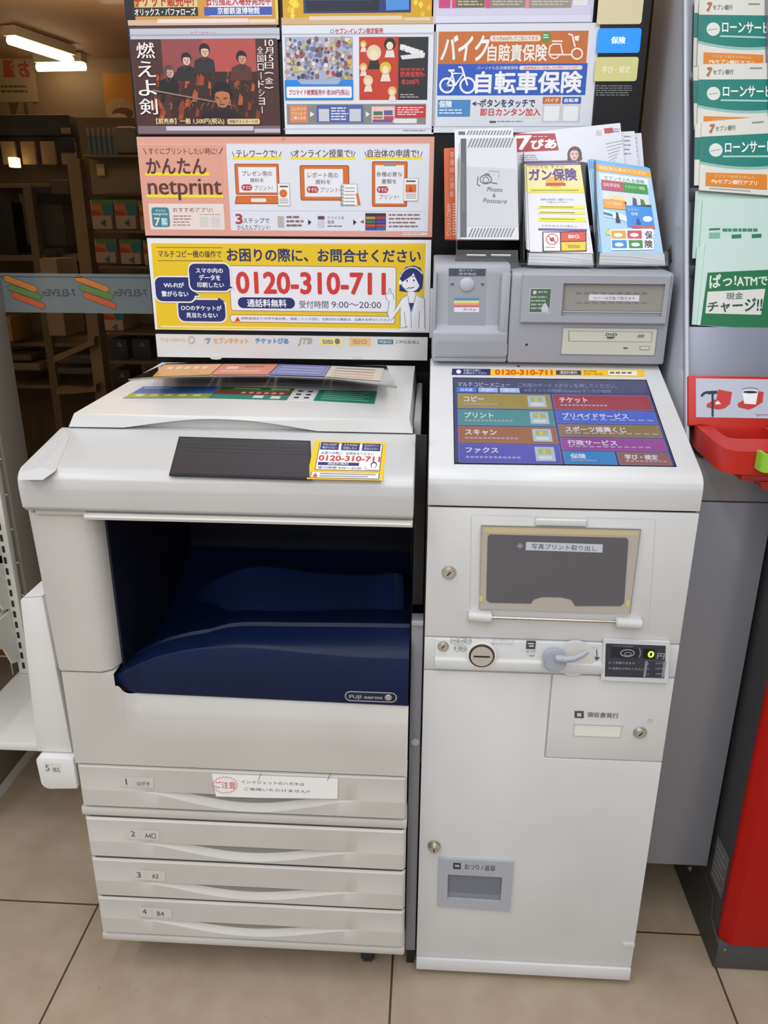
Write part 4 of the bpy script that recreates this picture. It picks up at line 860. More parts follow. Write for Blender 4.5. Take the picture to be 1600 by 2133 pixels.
# taped notice
A = Art(YP(CF-.0012), .5, .0002); A.slab([(441, 1612), (704, 1622), (703, 1664), (540, 1662), (450, 1659)], .0004, '#eceded')
burst = []
for i in range(40):
    t_ = 2*math.pi*i/40; k = 1 if i % 2 else .84; burst.append((469+27*k*math.cos(t_), 1635+18*k*math.sin(t_)))
A.line(burst+[burst[0]], 1.3, '#d0524e', 1); A.text('ご注意', 448, 1627, 491, 1643, '#d0524e', 1, .015)
A.text('インクジェットのハガキは', 502, 1625, 634, 1637, '#35353a', 1, 0); A.text('ご使用いただけません!!', 508, 1640, 645, 1652, '#35353a', 1, 0)
for x in (540, 684): A.line([(x-2, 1626), (x+4, 1611)], 1.2, '#6a6a6c', 1)
o = A.build('taped_notice', dr1); o['label'] = 'white paper notice with a red burst and handwriting'
# bypass feeder on the left side
m = MB(); y0_ = -.02
q0, q1 = Y(100, 1573, y0_), Y(40, 1250, y0_)
m.prism([(-.5755, y0_, .470), (-.636, y0_, .470), (-.622, y0_, .748), (-.615, y0_, .754), (-.5845, y0_, .757)], (0, .20, 0), LIDW, .004)
m.raw([(-.615, y0_, .754), (-.5845, y0_, .757), (-.5845, .2, .768), (-.60, .2, .766)], [(0, 1, 2, 3)], LIDW)
fd = m.build('bypass_feeder', cp, ang=30)
A = MB(); pts = []
xl, xr, zl_, zh = -.633, -.5700, .406, .4685
for cx, cz, a0 in ((xl+.014, zl_+.014, 180), (xl+.008, zh-.008, 90)):
    pass
pts = [(xr, y0_-.012, zl_+.003), (xr, y0_-.012, zh)]+[(xl+.009+.009*math.cos(math.radians(t_)), y0_-.012, zh-.007+.007*math.sin(math.radians(t_))) for t_ in range(90, 181, 15)]+[(xl+.016+.014*math.cos(math.radians(t_)), y0_-.012, zl_+.014+.014*math.sin(math.radians(t_))) for t_ in range(180, 271, 15)]
A.prism(pts, (0, .2, 0), LIDW, .002); c5 = A.build('feeder_end_cover', fd, ang=30)
A = Art(YP(y0_-.0124), .4, .0002); A.poly([(90, 1588), (126, 1591), (126, 1610), (90, 1608)], '#d6d6d4', 0); A.text('5', 94, 1593, 104, 1606, '#4a4a4a', 1, 0).line([(108, 1591), (108, 1608)], .8, '#c0c0be', 1).text('B5', 111, 1599, 125, 1608, '#4a4a4a', 1, 0); A.build('number_label', fd)
# ================================================================== KIOSK
KW = .386
kk = thing('payment_kiosk', (.193, .17, 0), 'white payment and print kiosk with slanted touch screen, right of the copier', 'kiosk')
def kx(px, py): return Y(px, py, 0)[0]
def kz(px, py): return Y(px, py, 0)[2]
m = MB(); m.box((0.001, .004, .045), (KW-.001, .33, .908), mat('#c4c3c1', .5), .002); m.build('body', kk)
zA, zB, zC = .9095, .6975, .6395                 # seams: screen housing / print door / coin panel / lower door
m = MB(); m.box((0, .0, zB+.0012), (KW, .012, zA-.0015), KWHITE, .0012)
pd = m.build('print_door', kk)
m = MB(); m.box((0, -.0005, zC+.0012), (KW, .012, zB-.0012), KWHITE, .0012); cpn = m.build('coin_panel', kk)
sx, sz = kx(1142, 1500), kz(1260, 1583)
m = MB(); zL0, zL1 = .0415, zC-.0015
pts = [(0, 0, zL0), (KW, 0, zL0), (KW, 0, sz-.0012), (sx-.0012, 0, sz-.0012), (sx-.0012, 0, zL1), (0, 0, zL1)]
m.prism(pts, (0, .012, 0), KWHITE, .001); ld = m.build('lower_door', kk)
m = MB(); m.box((sx+.0012, 0, sz+.0012), (KW, .012, zL1), KWHITE, .001); rp = m.build('receipt_panel', kk)
m = MB(); m.box((0, -.004, .0125), (KW, .33, .0395), KWHITE, .002); m.build('plinth', kk)
for x in (.03, KW-.03):
    for y in (.03, .30): MB().cyl((x, y, 0), (x, y, .014), .018, mat('#8a8a8c', .5), 16).build('foot', kk)
def lock(px, py, r, parent, yp=0., proud=.006, dome=False):
    c = Y(px, py, yp); m = MB()
    if dome:
        m.cyl(c, c+(0, -.004, 0), r, mat('#b9b2a2', .35, .9), 28, r1=r*.95, bev=.001); m.cyl(c+(0, -.004, 0), c+(0, -.012, 0), r*.9, mat('#c6bfae', .3, .9), 28, r1=r*.62, bev=.001); q = c+(0, -.0123, 0)
        m.box(q+(-.001, -.0002, -.003), q+(.001, .001, .003), BLACK)
    else:
        m.cyl(c, c+(0, -proud*.5, 0), r, mat('#c6c4c0', .35, .9), 28, bev=.001); m.cyl(c, c+(0, -proud, 0), r*.72, mat('#d2d0cc', .3, .9), 28, bev=.0008); q = c+(0, -proud, 0)
        k = r*.3; t = bmesh.new(); bmesh.ops.create_cube(t, size=1)
        m.bm(t, BLACK, Matrix.Translation(Vector(q)) @ Matrix.Rotation(math.radians(40), 4, 'Y') @ Matrix.Diagonal((r*.18, .0006, r*.75, 1)))
    return m.build('lock', parent)
lock(935, 1192, .0107, pd); lock(904, 1761, .0115, ld, dome=True); lock(1333, 1525, .0107, rp)
# ---- screen housing
prf = [(.000, .9112), (-.0005, .944), (.0012, .952), (.006, .9592), (.014, .9645), (.026, .9697), (.292, 1.0735), (.325, 1.0735), (.325, .9112)]
m = MB(); m.prism([(-.0005, y, z) for y, z in prf], (KW+.001, 0, 0), KPANEL, .0016, 2); sh = m.build('screen_housing', kk, ang=28)
SP = PL((0, .026, .9697), (1, 0, 0), (0, .266, .1038))
ES = 1.0
S = Art(SP.shift(.0006), .12, .00015, emit=0)
Q = [(945, 788), (1345, 793), (1407, 970), (948, 963)]; f = qm(Q)
S.slab([(943, 786), (1347, 791), (1410, 972), (946, 966)], .001, mat('#16171c', .2))
_sc = {}
def SC_(h):
    if h not in _sc:
        m_ = bpy.data.materials.new('lit_screen_'+h.strip('#')); m_.use_nodes = True; b_ = m_.node_tree.nodes['Principled BSDF']
        b_.inputs['Base Color'].default_value = (.012, .012, .014, 1); b_.inputs['Roughness'].default_value = .16
        b_.inputs['Emission Color'].default_value = lin(h)+[1]; b_.inputs['Emission Strength'].default_value = ES; _sc[h] = m_
    return _sc[h]
qrect(S, f, .0, .0, 1, 1, SC_('#33376a'), 1); qrect(S, f, 0, 0, 1, .16, SC_('#3a3c60'), 2)
TX = SC_('#a4a6c4')
qtext(S, f, 'マルチコピーメニュー', .02, .045, .29, .10, TX, 4, .01); qtext(S, f, 'ご利用のサービスボタンを押してください。', .33, .05, .84, .10, SC_('#7f82a6'), 4, 0); qtext(S, f, '※ポイントの残高はnanacoマークが目印', .36, .115, .80, .155, SC_('#7f82a6'), 4, 0)
for x0, x1, h, t in ((.015, .115, '#3a6ad0', '日本語'), (.125, .225, '#8a9ccc', 'English'), (.235, .335, '#93a6cc', '中文')): qrect(S, f, x0, .11, x1, .165, SC_(h), 3); qtext(S, f, t, x0+.02, .12, x1-.02, .155, SC_('#d0d8f0'), 4, 0)
def btn(x0, y0, x1, y1, h, t, w, sub=True, ic=False, th=.36):
    qrect(S, f, x0-.003, y0-.005, x1+.003, y1+.005, SC_('#6d6f98'), 3); qrect(S, f, x0, y0, x1, y1, SC_(h), 4); H = y1-y0
    qtext(S, f, t, x0+.03, y0+H*.18, x0+.03+w, y0+H*(.18+th), SC_('#c0bccb'), 6, .02)
    if sub:
        q = [f(x0+.03, y0+H*.66), f(x0+.03+w*1.7, y0+H*.66)]
        n = 12
        for i in range(n):
            a_ = x0+.03+i*w*1.7/n; 
            if a_+.012 < x1-.01 and not (ic and a_ > x1-.13): qrect(S, f, a_, y0+H*.66, a_+w*.10, y0+H*.76, SC_('#8f8ca4'), 5)
    if ic: qrect(S, f, x1-.115, y0+H*.1, x1-.025, y0+H*.88, SC_('#9aa6b4'), 5); qrect(S, f, x1-.10, y0+H*.2, x1-.04, y0+H*.5, SC_('#8f9a6a'), 6); qrect(S, f, x1-.08, y0+H*.25, x1-.066, y0+H*.5, SC_('#b8a84a'), 7); qrect(S, f, x1-.10, y0+H*.6, x1-.04, y0+H*.78, SC_('#b4bcc8'), 6)
btn(.02, .185, .485, .355, '#8a7a38', 'コピー', .10, ic=True); btn(.02, .375, .485, .555, '#3f7c80', 'プリント', .14, ic=True)
btn(.02, .575, .485, .765, '#8a5636', 'スキャン', .15, ic=True); btn(.02, .785, .485, 1., '#4a48a0', 'ファクス', .15, ic=True, th=.3)
btn(.50, .185, .985, .355, '#8a3440', 'チケット', .14); btn(.50, .375, .985, .515, '#3f56b4', 'プリペイドサービス', .32, th=.45); btn(.50, .535, .985, .675, '#7a6340', 'スポーツ振興くじ', .29, th=.45)
btn(.50, .695, .985, .835, '#853c84', '行政サービス', .23, th=.42); btn(.50, .855, .735, 1., '#2f74ae', '保険', .07, th=.4); btn(.75, .855, .985, 1., '#7f5650', '学び・検定', .15, th=.42)
S.build('touch_screen', sh)
A = Art(SP.shift(.0005), .4, .0002); f = qm([(942, 768), (1342, 771), (1344, 784), (941, 781)])
A.slab([f(0, 0), f(1, 0), f(1, 1), f(0, 1)], .0004, '#f2c02c'); qrect(A, f, 0, .0, .20, 1, '#27306c', 1); A.oval(*f(.035, .5), 5, 4.2, '#e6e8f2', 2); qtext(A, f, 'お困りの際に', .06, .12, .15, .45, '#dfe2f0', 2, 0); qtext(A, f, 'お問合せください', .06, .52, .18, .88, '#dfe2f0', 2, 0)
qtext(A, f, '0120-310-711', .225, .12, .52, .88, '#d05a28', 2, .04); qrect(A, f, .54, .15, .67, .85, '#3a3c70', 1); qtext(A, f, '通話料無料', .56, .25, .65, .75, '#e6e8f2', 2, 0); qtext(A, f, '受付時間', .685, .12, .75, .42, '#9a7a20', 2, 0); qtext(A, f, '9:00〜20:00', .685, .55, .78, .85, '#9a7a20', 2, 0); qrect(A, f, .81, .12, .96, .88, '#ece6d0', 1)
for i in range(4): qrect(A, f, .82+i*.03, .35, .842+i*.03, .62, '#6a6a5a', 2)
A.build('helpline_sticker', sh)
A = Art(SP.shift(.0004), .4, .0002); A.oval(1080, 763, 2.6, 1.8, '#4a4a50', 1); A.line([(965, 763), (1010, 763)], 2.5, '#c9c9cb', 1).line([(1272, 765), (1318, 766)], 2.5, '#c9c9cb', 1); A.build('sensor', sh)
# ---- print outlet flap
KP = YP(-.0006)
A = Art(KP, .4, .0002); A.line([(978, 1300), (982, 1072), (1108, 1075)], .8, '#c6c5c3', 0).line([(1226, 1078), (1366, 1082), (1352, 1310)], .8, '#c6c5c3', 0); A.build('panel_seam', pd)
x0, x1 = kx(1004, 1190), kx(1328, 1190); z0, z1 = kz(1165, 1284), kz(1165, 1098)
m = MB(); P = lambda px, py, y=0.: Y(px, py, y)
fl = YP(-.004)
A = Art(fl, .3, .0003); BEI = mat('#b3aca4', .35)
out = [(1003, 1094), (1335, 1102), (1312, 1279), (999, 1268)]
A.slab(out, .0035, BEI, 0)
A.line([(1004, 1095), (1334, 1103)], 2, '#7d786e', 1).line([(1003, 1094), (999, 1268)], 1.6, '#9a958c', 1).line([(1335, 1102), (1312, 1279)], 1.6, '#8d8880', 1)
A.poly([(1008, 1099), (1331, 1107), (1329, 1116), (1008, 1110)], '#c4b78c', 1)
A.poly([(999, 1240), (1006, 1240), (1006, 1253), (999, 1253)], '#cfc07a', 2).poly([(1304, 1250), (1312, 1250), (1312, 1264), (1304, 1264)], '#cfc07a', 2)
WD = mat('#5e5d63', .30)
win_ = [(1020, 1113), (1304, 1120), (1309, 1125), (1300, 1255), (1293, 1262), (1198, 1262), (1190, 1249), (1170, 1244), (1130, 1243), (1112, 1248), (1106, 1257), (1020, 1255), (1013, 1249), (1016, 1118)]
A.poly(win_, WD, 2)
fl_o = A.build('outlet_flap', pd); fl_o['label'] = 'beige flap with a dark window over the photo print outlet'
A = Art(fl.shift(.0009), .4, .0002); A.slab([(1096, 1129), (1256, 1134), (1255, 1151), (1095, 1146)], .0003, '#c3c8d4'); A.text('写真プリント取り出し', 0, 0, 0, 0, '#4c4f5a', 1, 0, q=[(1108, 1132), (1244, 1137), (1243, 1148), (1107, 1143)])
A.ring(1083, 1137, 7, 6, 1.4, '#a9a9b0', 1, 4).poly([(1079, 1139), (1083, 1133), (1088, 1139)], '#a9a9b0', 1); A.build('outlet_label', fl_o)
m = MB(); c0, c1 = Y(1020, 1286, -.006), Y(1290, 1296, -.006)
m.tube([c0, c1], .0022, STEEL, 10); m.build('hinge_rod', pd)
for a_, b_ in (((975, 1283), (1024, 1287)), ((1282, 1297), (1336, 1300))):
    m = MB(); p, q = Y(*a_, -.006), Y(*b_, -.006); m.cyl(p, q, .0088, PANELW, 20, bev=.0015); m.box((min(p[0], q[0]), -.004, p[2]-.009), (max(p[0], q[0]), .004, p[2]+.008), PANELW, .001); m.build('hinge_barrel', pd)
A = Art(KP, .4, .0002); A.poly([(1114, 1076), (1224, 1079), (1223, 1098), (1200, 1101), (1170, 1103), (1140, 1101), (1113, 1096)], '#c9c8c6', 0); A.build('finger_recess_edge', pd)
m = MB(); p, q = P(1116, 1079), P(1221, 1096); m.box((p[0], -.004, q[2]), (q[0], 0, p[2]), KWHITE, .0019, 3); m.build('finger_grip', pd)
# ---- coin panel details
m = MB(); zl, zh = kz(1000, 1400), kz(1000, 1332); 
cpf = [(-.0005, kz(1000, 1404)), (-.0065, kz(1000, 1400)), (-.0065, kz(1000, 1378)), (-.0035, kz(1000, 1373)), (-.0035, kz(1000, 1334)), (-.0005, kz(1000, 1332))]
cpf = [(-.0005, .6425), (-.0065, .6455), (-.0065, .6605), (-.0025, .6645), (-.0025, .6945), (-.0005, .696)]
xx0, xx1 = kx(906, 1370), kx(1256, 1380)
m.prism([(xx0, y, z) for y, z in cpf], (xx1-xx0, 0, 0), KWHITE, .0004, 1); m.build('coin_fascia', cpn)
CP = YP(-.0031)
def disc(px, py, r, d, mt, parent, name, yp=-.0031, n=32, bev=.001, r1=None):
    c = Y(px, py, yp); return MB().cyl(c, c+(0, -d, 0), r, mt, n, bev=bev, r1=r1).build(name, parent)
lock(923, 1346, .0088, cpn, -.0025, .003)
c = Y(1003, 1362, -.0025); m = MB(); m.cyl(c, c+(0, -.006, 0), .0235, mat('#e2e2e0', .35), 40, bev=.0015); m.cyl(c, c+(0, -.0075, 0), .0198, mat('#5b5852', .35, .9), 40, bev=.0006); m.cyl(c, c+(0, -.0085, 0), .0182, mat('#e2e2e4', .3, .85), 40, r1=.0168)
m.box(c+(-.0125, -.0090, -.0012), c+(.0125, -.006, .0012), mat('#060606', .6)); m.build('coin_slot', cpn)
A = Art(CP, .4, .0002); gy = '#8e8e90'
for (x, y, r, t) in ((946, 1334, 7.5, '500'), (961, 1335, 7, '100'), (975, 1334, 7, '50'), (953, 1350, 6.5, '10'), (965, 1351, 6.5, '5')): A.ring(x, y, r, r*.95, 1, gy, 1, 18); A.text(t, x-5, y-2.5, x+5, y+2.5, gy, 1, 0)
A.text('コインはゆっくり', 1025, 1330, 1070, 1336, gy, 1, 0).text('投入してください', 1025, 1338, 1070, 1344, gy, 1, 0)
A.rect(1097, 1334, 1115, 1352, '#4a4c50', 1).rect(1100, 1339, 1112, 1342, '#d5d5d5', 2).rect(1102, 1344, 1112, 1347, '#d5d5d5', 2).text('おつり', 1097, 1354, 1115, 1360, '#6a6a6c', 1, 0).text('・返却', 1099, 1363, 1113, 1368, '#6a6a6c', 1, 0)
A.line([(1243, 1353), (1244, 1372)], 2, '#55565c', 1).poly([(1237, 1368), (1251, 1369), (1243, 1376)], '#55565c', 1).line([(1230, 1349), (1248, 1350)], .8, '#a8a8a8', 1); A.build('coin_panel_print', cpn)
# lever recess, lever
m = MB(); c = Y(1196, 1370, -.0025); m.cyl(c, c+(0, -.002, 0), .031, KWHITE, 40, bev=.0015); m.cyl(c+(.0, -.001, 0), c+(0, -.0024, 0), .0275, mat('#d3d2ce', .45), 40); m.build('lever_surround', cpn)
m = MB(); c = Y(1154, 1369, -.005); GL = mat('#a2a7b2', .4)
m.cyl(c, c+(0, -.014, 0), .0178, GL, 36, bev=.002)
m.tube([Y(1158, 1371, -.018), Y(1178, 1373, -.0215), Y(1195, 1372, -.022), Y(1213, 1364, -.021), Y(1224, 1357, -.018)], [.006, .0058, .005, .0046, .0035], GL, 12); m.build('return_lever', cpn)
A = Art(YP(-.006), .35, .0002); A.slab([(1258, 1332), (1396, 1338), (1392, 1423), (1252, 1417)], .0055, KWHITE); A.poly([(1262, 1340), (1387, 1345), (1384, 1413), (1260, 1409)], '#363944', 1)
A.poly([(1273, 1347), (1332, 1350), (1332, 1371), (1272, 1369)], '#24262e', 2).ring(1307, 1360, 14, 7, 2, '#a4a8b2', 3).ring(1308, 1362, 7, 3.5, 1.4, '#a4a8b2', 3).ring(1322, 1359, 12, 14, 1.2, '#a4a8b2', 3, 12, -50, 40)
A.text('ただ今ご利用金額', 1276, 1343, 1318, 1348, '#8a8e98', 3, 0).text('○ ご利用できます', 1268, 1377, 1322, 1384, '#b4b8c2', 3, 0).text('○ 店員をお呼びください', 1268, 1389, 1340, 1396, '#b4b8c2', 3, 0)
A.poly([(1340, 1351), (1364, 1352), (1364, 1372), (1339, 1371)], '#101114', 2).frame(1344, 1376, 1383, 1411, .8, '#8a8e98', 3)
for y, t in ((1381, '5円'), (1392, '10円'), (1403, '100円')): A.oval(1350, y+1, 2, 2, '#70747e', 3).text(t, 1366, y-2, 1380, y+3, '#9a9ea8', 3, 0)
A.text('円', 1370, 1360, 1383, 1373, '#b4b8c2', 3, 0).text('0', 1351, 1356, 1361, 1369, mat('#a8f04a', .5, emit=1.2), 3, .02); A.build('amount_display', cpn)
# ---- receipt panel
A = Art(KP, .4, .0002); A.poly([(1197, 1481), (1216, 1481), (1216, 1496), (1197, 1495)], '#4a4a4e', 1).poly([(1202, 1485), (1211, 1485), (1211, 1492), (1202, 1492)], '#c9c9c9', 2).text('領収書発行', 1224, 1483, 1288, 1496, '#55565a', 1, .01); A.build('receipt_print', rp)
m = MB(); p, q = Y(1196, 1506, 0), Y(1293, 1537, 0)
m.loft([[(p[0], -.0006, q[2]), (q[0], -.0006, q[2]), (q[0], -.0006, p[2]), (p[0], -.0006, p[2]), (p[0], -.0006, q[2])], [(p[0]+.002, -.0012, q[2]+.002), (q[0]-.002, -.0012, q[2]+.002), (q[0]-.002, -.0012, p[2]-.002), (p[0]+.002, -.0012, p[2]-.002), (p[0]+.002, -.0012, q[2]+.002)]], mat('#c6c4be', .5))
m.raw([(p[0]+.002, -.0013, q[2]+.002), (q[0]-.002, -.0013, q[2]+.002), (q[0]-.002, -.0013, p[2]-.002), (p[0]+.002, -.0013, p[2]-.002)], [(0, 1, 2, 3)], mat('#e2e1dc', .5)); m.box((p[0], -.003, p[2]-.001), (q[0], 0, p[2]+.002), mat('#c9c7c1', .5), .0008); m.build('receipt_slot', rp)
A = Art(KP, .4, .0002); A.line([(1350, 1499), (1361, 1500)], 1.4, '#a49a8a', 1).line([(1348, 1504), (1358, 1505)], 1.2, '#b4aa9a', 1); A.build('scuff_mark', rp)
# ---- coin return in the lower door
m = MB(); GC = mat('#a6aab2', .4)
def frame_y(m, o, i, y0, y1, mt):      # picture-frame moulding between two pixel quads on Y=0
    O = [Y(*p, 0) for p in o]; I = [Y(*p, 0) for p in i]
    R_ = [[tuple(p) for p in O+O[:1]], [(p[0], y0, p[2]) for p in O+O[:1]], [(p[0], y0, p[2]) for p in I+I[:1]], [(p[0], y1, p[2]) for p in I+I[:1]]]
    m.loft(R_, mt)
o_ = [(914, 1784), (1069, 1792), (1061, 1895), (911, 1884)]; i_ = [(933, 1817), (1046, 1823), (1042, 1874), (932, 1867)]
frame_y(m, o_, i_, -.005, -.0005, GC); m.build('coin_return_frame', ld, ang=20)
A = Art(YP(-.0008), .3, .0002); A.slab(i_, .0003, mat('#6f747e', .3)); A.poly([(934, 1857), (1043, 1864), (1042, 1873), (933, 1866)], '#7f848e', 1); A.build('coin_return_flap', ld)
A = Art(YP(-.0053), .4, .0002); A.poly([(944, 1797), (960, 1798), (960, 1811), (944, 1810)], '#3a3c42', 0).poly([(948, 1801), (957, 1802), (957, 1806), (948, 1805)], '#b0b2b8', 1); A.text('おつり / 返却', 0, 0, 0, 0, '#46484e', 0, .015, q=[(968, 1799), (1031, 1803), (1031, 1815), (968, 1811)]); A.build('coin_return_print', ld)
m = MB(); p, q = Y(1298, 1963, 0), Y(1321, 1974, 0); m.box((p[0], -.002, q[2]), (q[0], .001, p[2]), PANELW, .0008); m.build('door_stop', ld)
# ---- grey filler strip between the machines
fs = thing('filler_panel', (-.01, .02, 0), 'narrow grey metal filler panel between the copier and the kiosk', 'panel')
m = MB(); m.box((-.0205, .008, .045), (-.0025, .03, .722), mat('#8a8c95', .4, .3), .001); m.box((-.0205, .003, .714), (-.0025, .008, .722), mat('#a8aab2', .4, .3), .0006); m.box((-.018, .02, 0), (-.005, .5, .045), BLACK); m.build('panel', fs)
disc(865, 1544, .0068, .004, mat('#b0b0b0', .4), fs, 'knob', .008)
m = MB(); m.box((-.0205, .06, .722), (-.004, .065, 1.0), mat('#15151a', .6)); m.build('dark_gap_sheet', fs)  # near-black sheet stands in for the shaded gap between the machines
# ================================================================== MEDIA READER ON THE KIOSK
mr = thing('media_reader', (.19, .35, 1.075), 'grey media reader with disc drive and card slot on top of the kiosk', 'media reader')
GU = mat('#a2a5ad', .45); MY = .27
m = MB(); zt = lambda y: 1.2225+(y-MY)*.075
XS = .1285                                       # split between the two modules
sp = [(MY, 1.0765), (MY, 1.210), (MY+.001, 1.2195), (MY+.006, 1.2235), (.45, zt(.45)), (.45, 1.0765)]
m.prism([(XS+.0006, y, z) for y, z in sp], (.389-XS, 0, 0), GU, .0035, 2); dm = m.build('drive_module', mr, ang=28)
sp = [(MY+.001, 1.0765), (MY+.001, 1.125), (MY+.012, 1.135), (MY+.012, 1.222), (MY+.016, 1.2325), (MY+.024, 1.2355), (.45, 1.2445), (.45, 1.0765)]
m = MB(); m.prism([(.0015, y, z) for y, z in sp], (XS-.0021, 0, 0), GU, .003, 2)
m.box((XS-.016, MY+.002, 1.08), (XS-.0006, .30, 1.222), GU, .003); m.box((.0015, MY+.004, 1.10), (.0065, .29, 1.222), GU, .002)
cm = m.build('card_module', mr, ang=28)
C1 = YP(MY+.0115); A = Art(C1, .45, .0002)
A.slab([(935, 559), (1013, 560), (1010, 688), (933, 686)], .002, '#9a9ea8'); A.poly([(935, 559), (1012, 560), (1011, 575), (935, 575)], '#465058', 1).text('電子マネー', 956, 561, 992, 566, '#c9ccd2', 2, 0).text('携帯電話', 956, 568, 992, 573, '#c9ccd2', 2, 0)
A.poly([(946, 621), (998, 621), (998, 626), (946, 626)], '#4f8ac8', 1).poly([(946, 626), (998, 626), (998, 631.5), (946, 631.5)], '#e6dc7a', 1).poly([(946, 631.5), (998, 631.5), (998, 636), (946, 636)], '#e0a078', 1).poly([(946, 636), (998, 636), (998, 640), (946, 640)], '#c86a80', 1).poly([(946, 640), (998, 640), (998, 650), (946, 650)], '#e4e2ee', 1).text('Edy', 966, 642, 993, 648, '#8a8a98', 2, 0, flip=False)
for x, y in ((942, 592), (1005, 592), (938, 681), (1004, 681)): A.poly([(x-4, y-2), (x+4, y-2), (x+3, y+3), (x-2, y+3)], '#5c6068', 1)
A.build('card_label', cm)
m = MB(); c = Y(973, 593, MY+.0113); t = bmesh.new(); bmesh.ops.create_uvsphere(t, u_segments=24, v_segments=12, radius=1); m.bm(t, mat('#b4b8c2', .35), Matrix.Translation(Vector(c)) @ Matrix.Diagonal((.0125, .004, .0115, 1))); m.build('speaker_dome', cm)
m = MB(); p, q = Y(943, 687, MY+.010), Y(1004, 694, MY+.010); m.box((p[0], MY+.0085, q[2]), (q[0], MY+.014, p[2]), mat('#3c3e42', .5), .002); m.build('card_slot', cm)
A = Art(YP(MY+.0005), .5, .0002); A.line([(905, 744), (1058, 745)], 1, '#5a5c62', 0); A.rect(908, 712, 1056, 742, '#9b9da3', 0, 5); A.build('lower_panel', cm)
m = MB(); m.box((-.0035, MY+.004, 1.115), (.0025, MY+.03, 1.195), GU, .002); m.build('side_catch', cm)
# raised upper fascia with disc shutter
x0, x1 = Y(1087, 600, MY)[0], Y(1394, 600, MY)[0]
m = MB(); zt_, zb_ = Y(1200, 571, MY)[2], Y(1200, 673, MY)[2]
h0 = (Y(1172, 600, MY)[0], Y(1389, 600, MY)[0], Y(1200, 652, MY)[2], Y(1200, 590, MY)[2])
def rectframe(m, X0, X1, Z0, Z1, a0, a1, b0, b1, yo, yf, yi, mt):
    O = [(X0, Z0), (X1, Z0), (X1, Z1), (X0, Z1), (X0, Z0)]; I = [(a0, b0), (a1, b0), (a1, b1), (a0, b1), (a0, b0)]; k = .002
    sg = [(1, 1), (-1, 1), (-1, -1), (1, -1), (1, 1)]
    m.loft([[(x, yo, z) for x, z in O], [(x, yf+k, z) for x, z in O], [(x+k*s, yf, z+k*t_) for (x, z), (s, t_) in zip(O, sg)], [(x, yf, z) for x, z in I], [(x, yi, z) for x, z in I]], mt)
x1 = .3835
rectframe(m, x0, x1, zb_, zt_, h0[0], .3745, h0[2]-.004, h0[3], MY, MY-.007, MY-.001, GU)
m.build('upper_fascia', dm, ang=20)
A = Art(YP(MY-.0015), .35, .0002); A.slab([(1172, 589), (1388, 591), (1382, 652), (1170, 650)], .0005, mat('#8b8a88', .3)); A.poly([(1178, 592), (1385, 594), (1378, 648), (1178, 646)], '#97968f', 1)
for i in range(9): A.poly([(1200+i*17, 609+random.uniform(-2, 2)), (1214+i*17, 609), (1212+i*17, 613), (1200+i*17, 614)], '#7d7c7c', 2).poly([(1198+i*17, 629), (1211+i*17, 629), (1213+i*17, 633), (1200+i*17, 632)], '#807f7e', 2)
A.line([(1171, 649), (1381, 651)], 1.2, '#d4d4d4', 3); A.poly([(1227, 613), (1332, 615), (1331, 628), (1226, 626)], '#dedfe4', 3).text('カバーは手動で開きます', 0, 0, 0, 0, '#8a8a92', 4, 0, q=[(1236, 617), (1323, 618), (1323, 625), (1236, 624)]); A.build('disc_shutter', dm)
A = Art(YP(MY-.0072), .4, .0002); A.slab([(1104, 600), (1149, 600), (1146, 653), (1102, 653)], .0003, '#c0c4cc'); A.poly([(1106, 602), (1148, 602), (1144, 650), (1103, 650)], '#4f6a56', 1); A.oval(1114, 609, 4, 4, '#c9d4cc', 2).greek(1121, 607, 140+1000, 612, 1, '#c0ccc2', 2).greek(1106, 617, 1140, 648, 4, '#a4b4a8', 2).poly([(1128, 640), (1136, 630), (1143, 642), (1143, 650), (1128, 650)], '#c6ccd0', 3); A.build('help_sticker', dm)
x0, x1, zz0, zz1 = Y(1172, 700, MY)[0], Y(1367, 700, MY)[0], Y(1250, 738, MY)[2], Y(1250, 684, MY)[2]
m = MB(); rectframe(m, x0-.003, x1+.003, zz0-.003, zz1+.003, x0, x1, zz0, zz1, MY, MY-.0012, MY+.0, mat('#8e9097', .4)); m.box((x0, MY-.0008, zz0), (x1, MY+.002, zz1), mat('#c9c9bc', .5)); dd = m.build('disc_drive', dm)
A = Art(YP(MY-.0009), .45, .0002); A.poly([(1184, 689), (1360, 691), (1357, 713), (1184, 711)], '#8a8a80', 0).poly([(1186, 690), (1358, 692), (1356, 712), (1186, 710)], '#cbcbbe', 1)
A.text('DVD', 1262, 694, 1284, 700, '#4a4a48', 2, .03, shear=.2).oval(1272, 703, 9, 2, '#4a4a48', 2).greek(1265, 706, 1280, 708, 1, '#8a8a80', 2).poly([(1330, 697), (1343, 697), (1341, 703), (1327, 703)], '#8a8a82', 2); A.oval(1303, 725, 5, 1.6, '#5a5a56', 2).rect(1333, 721, 1353, 729, '#7d7d74', 2, 2).rect(1334, 722, 1352, 728, '#d0d0c4', 3, 2); A.build('tray_door', dd)
A = Art(YP(MY-.0004), .5, .0002); A.oval(1097, 718, 3, 2.4, '#26262a', 0); A.build('screw_hole', dm)
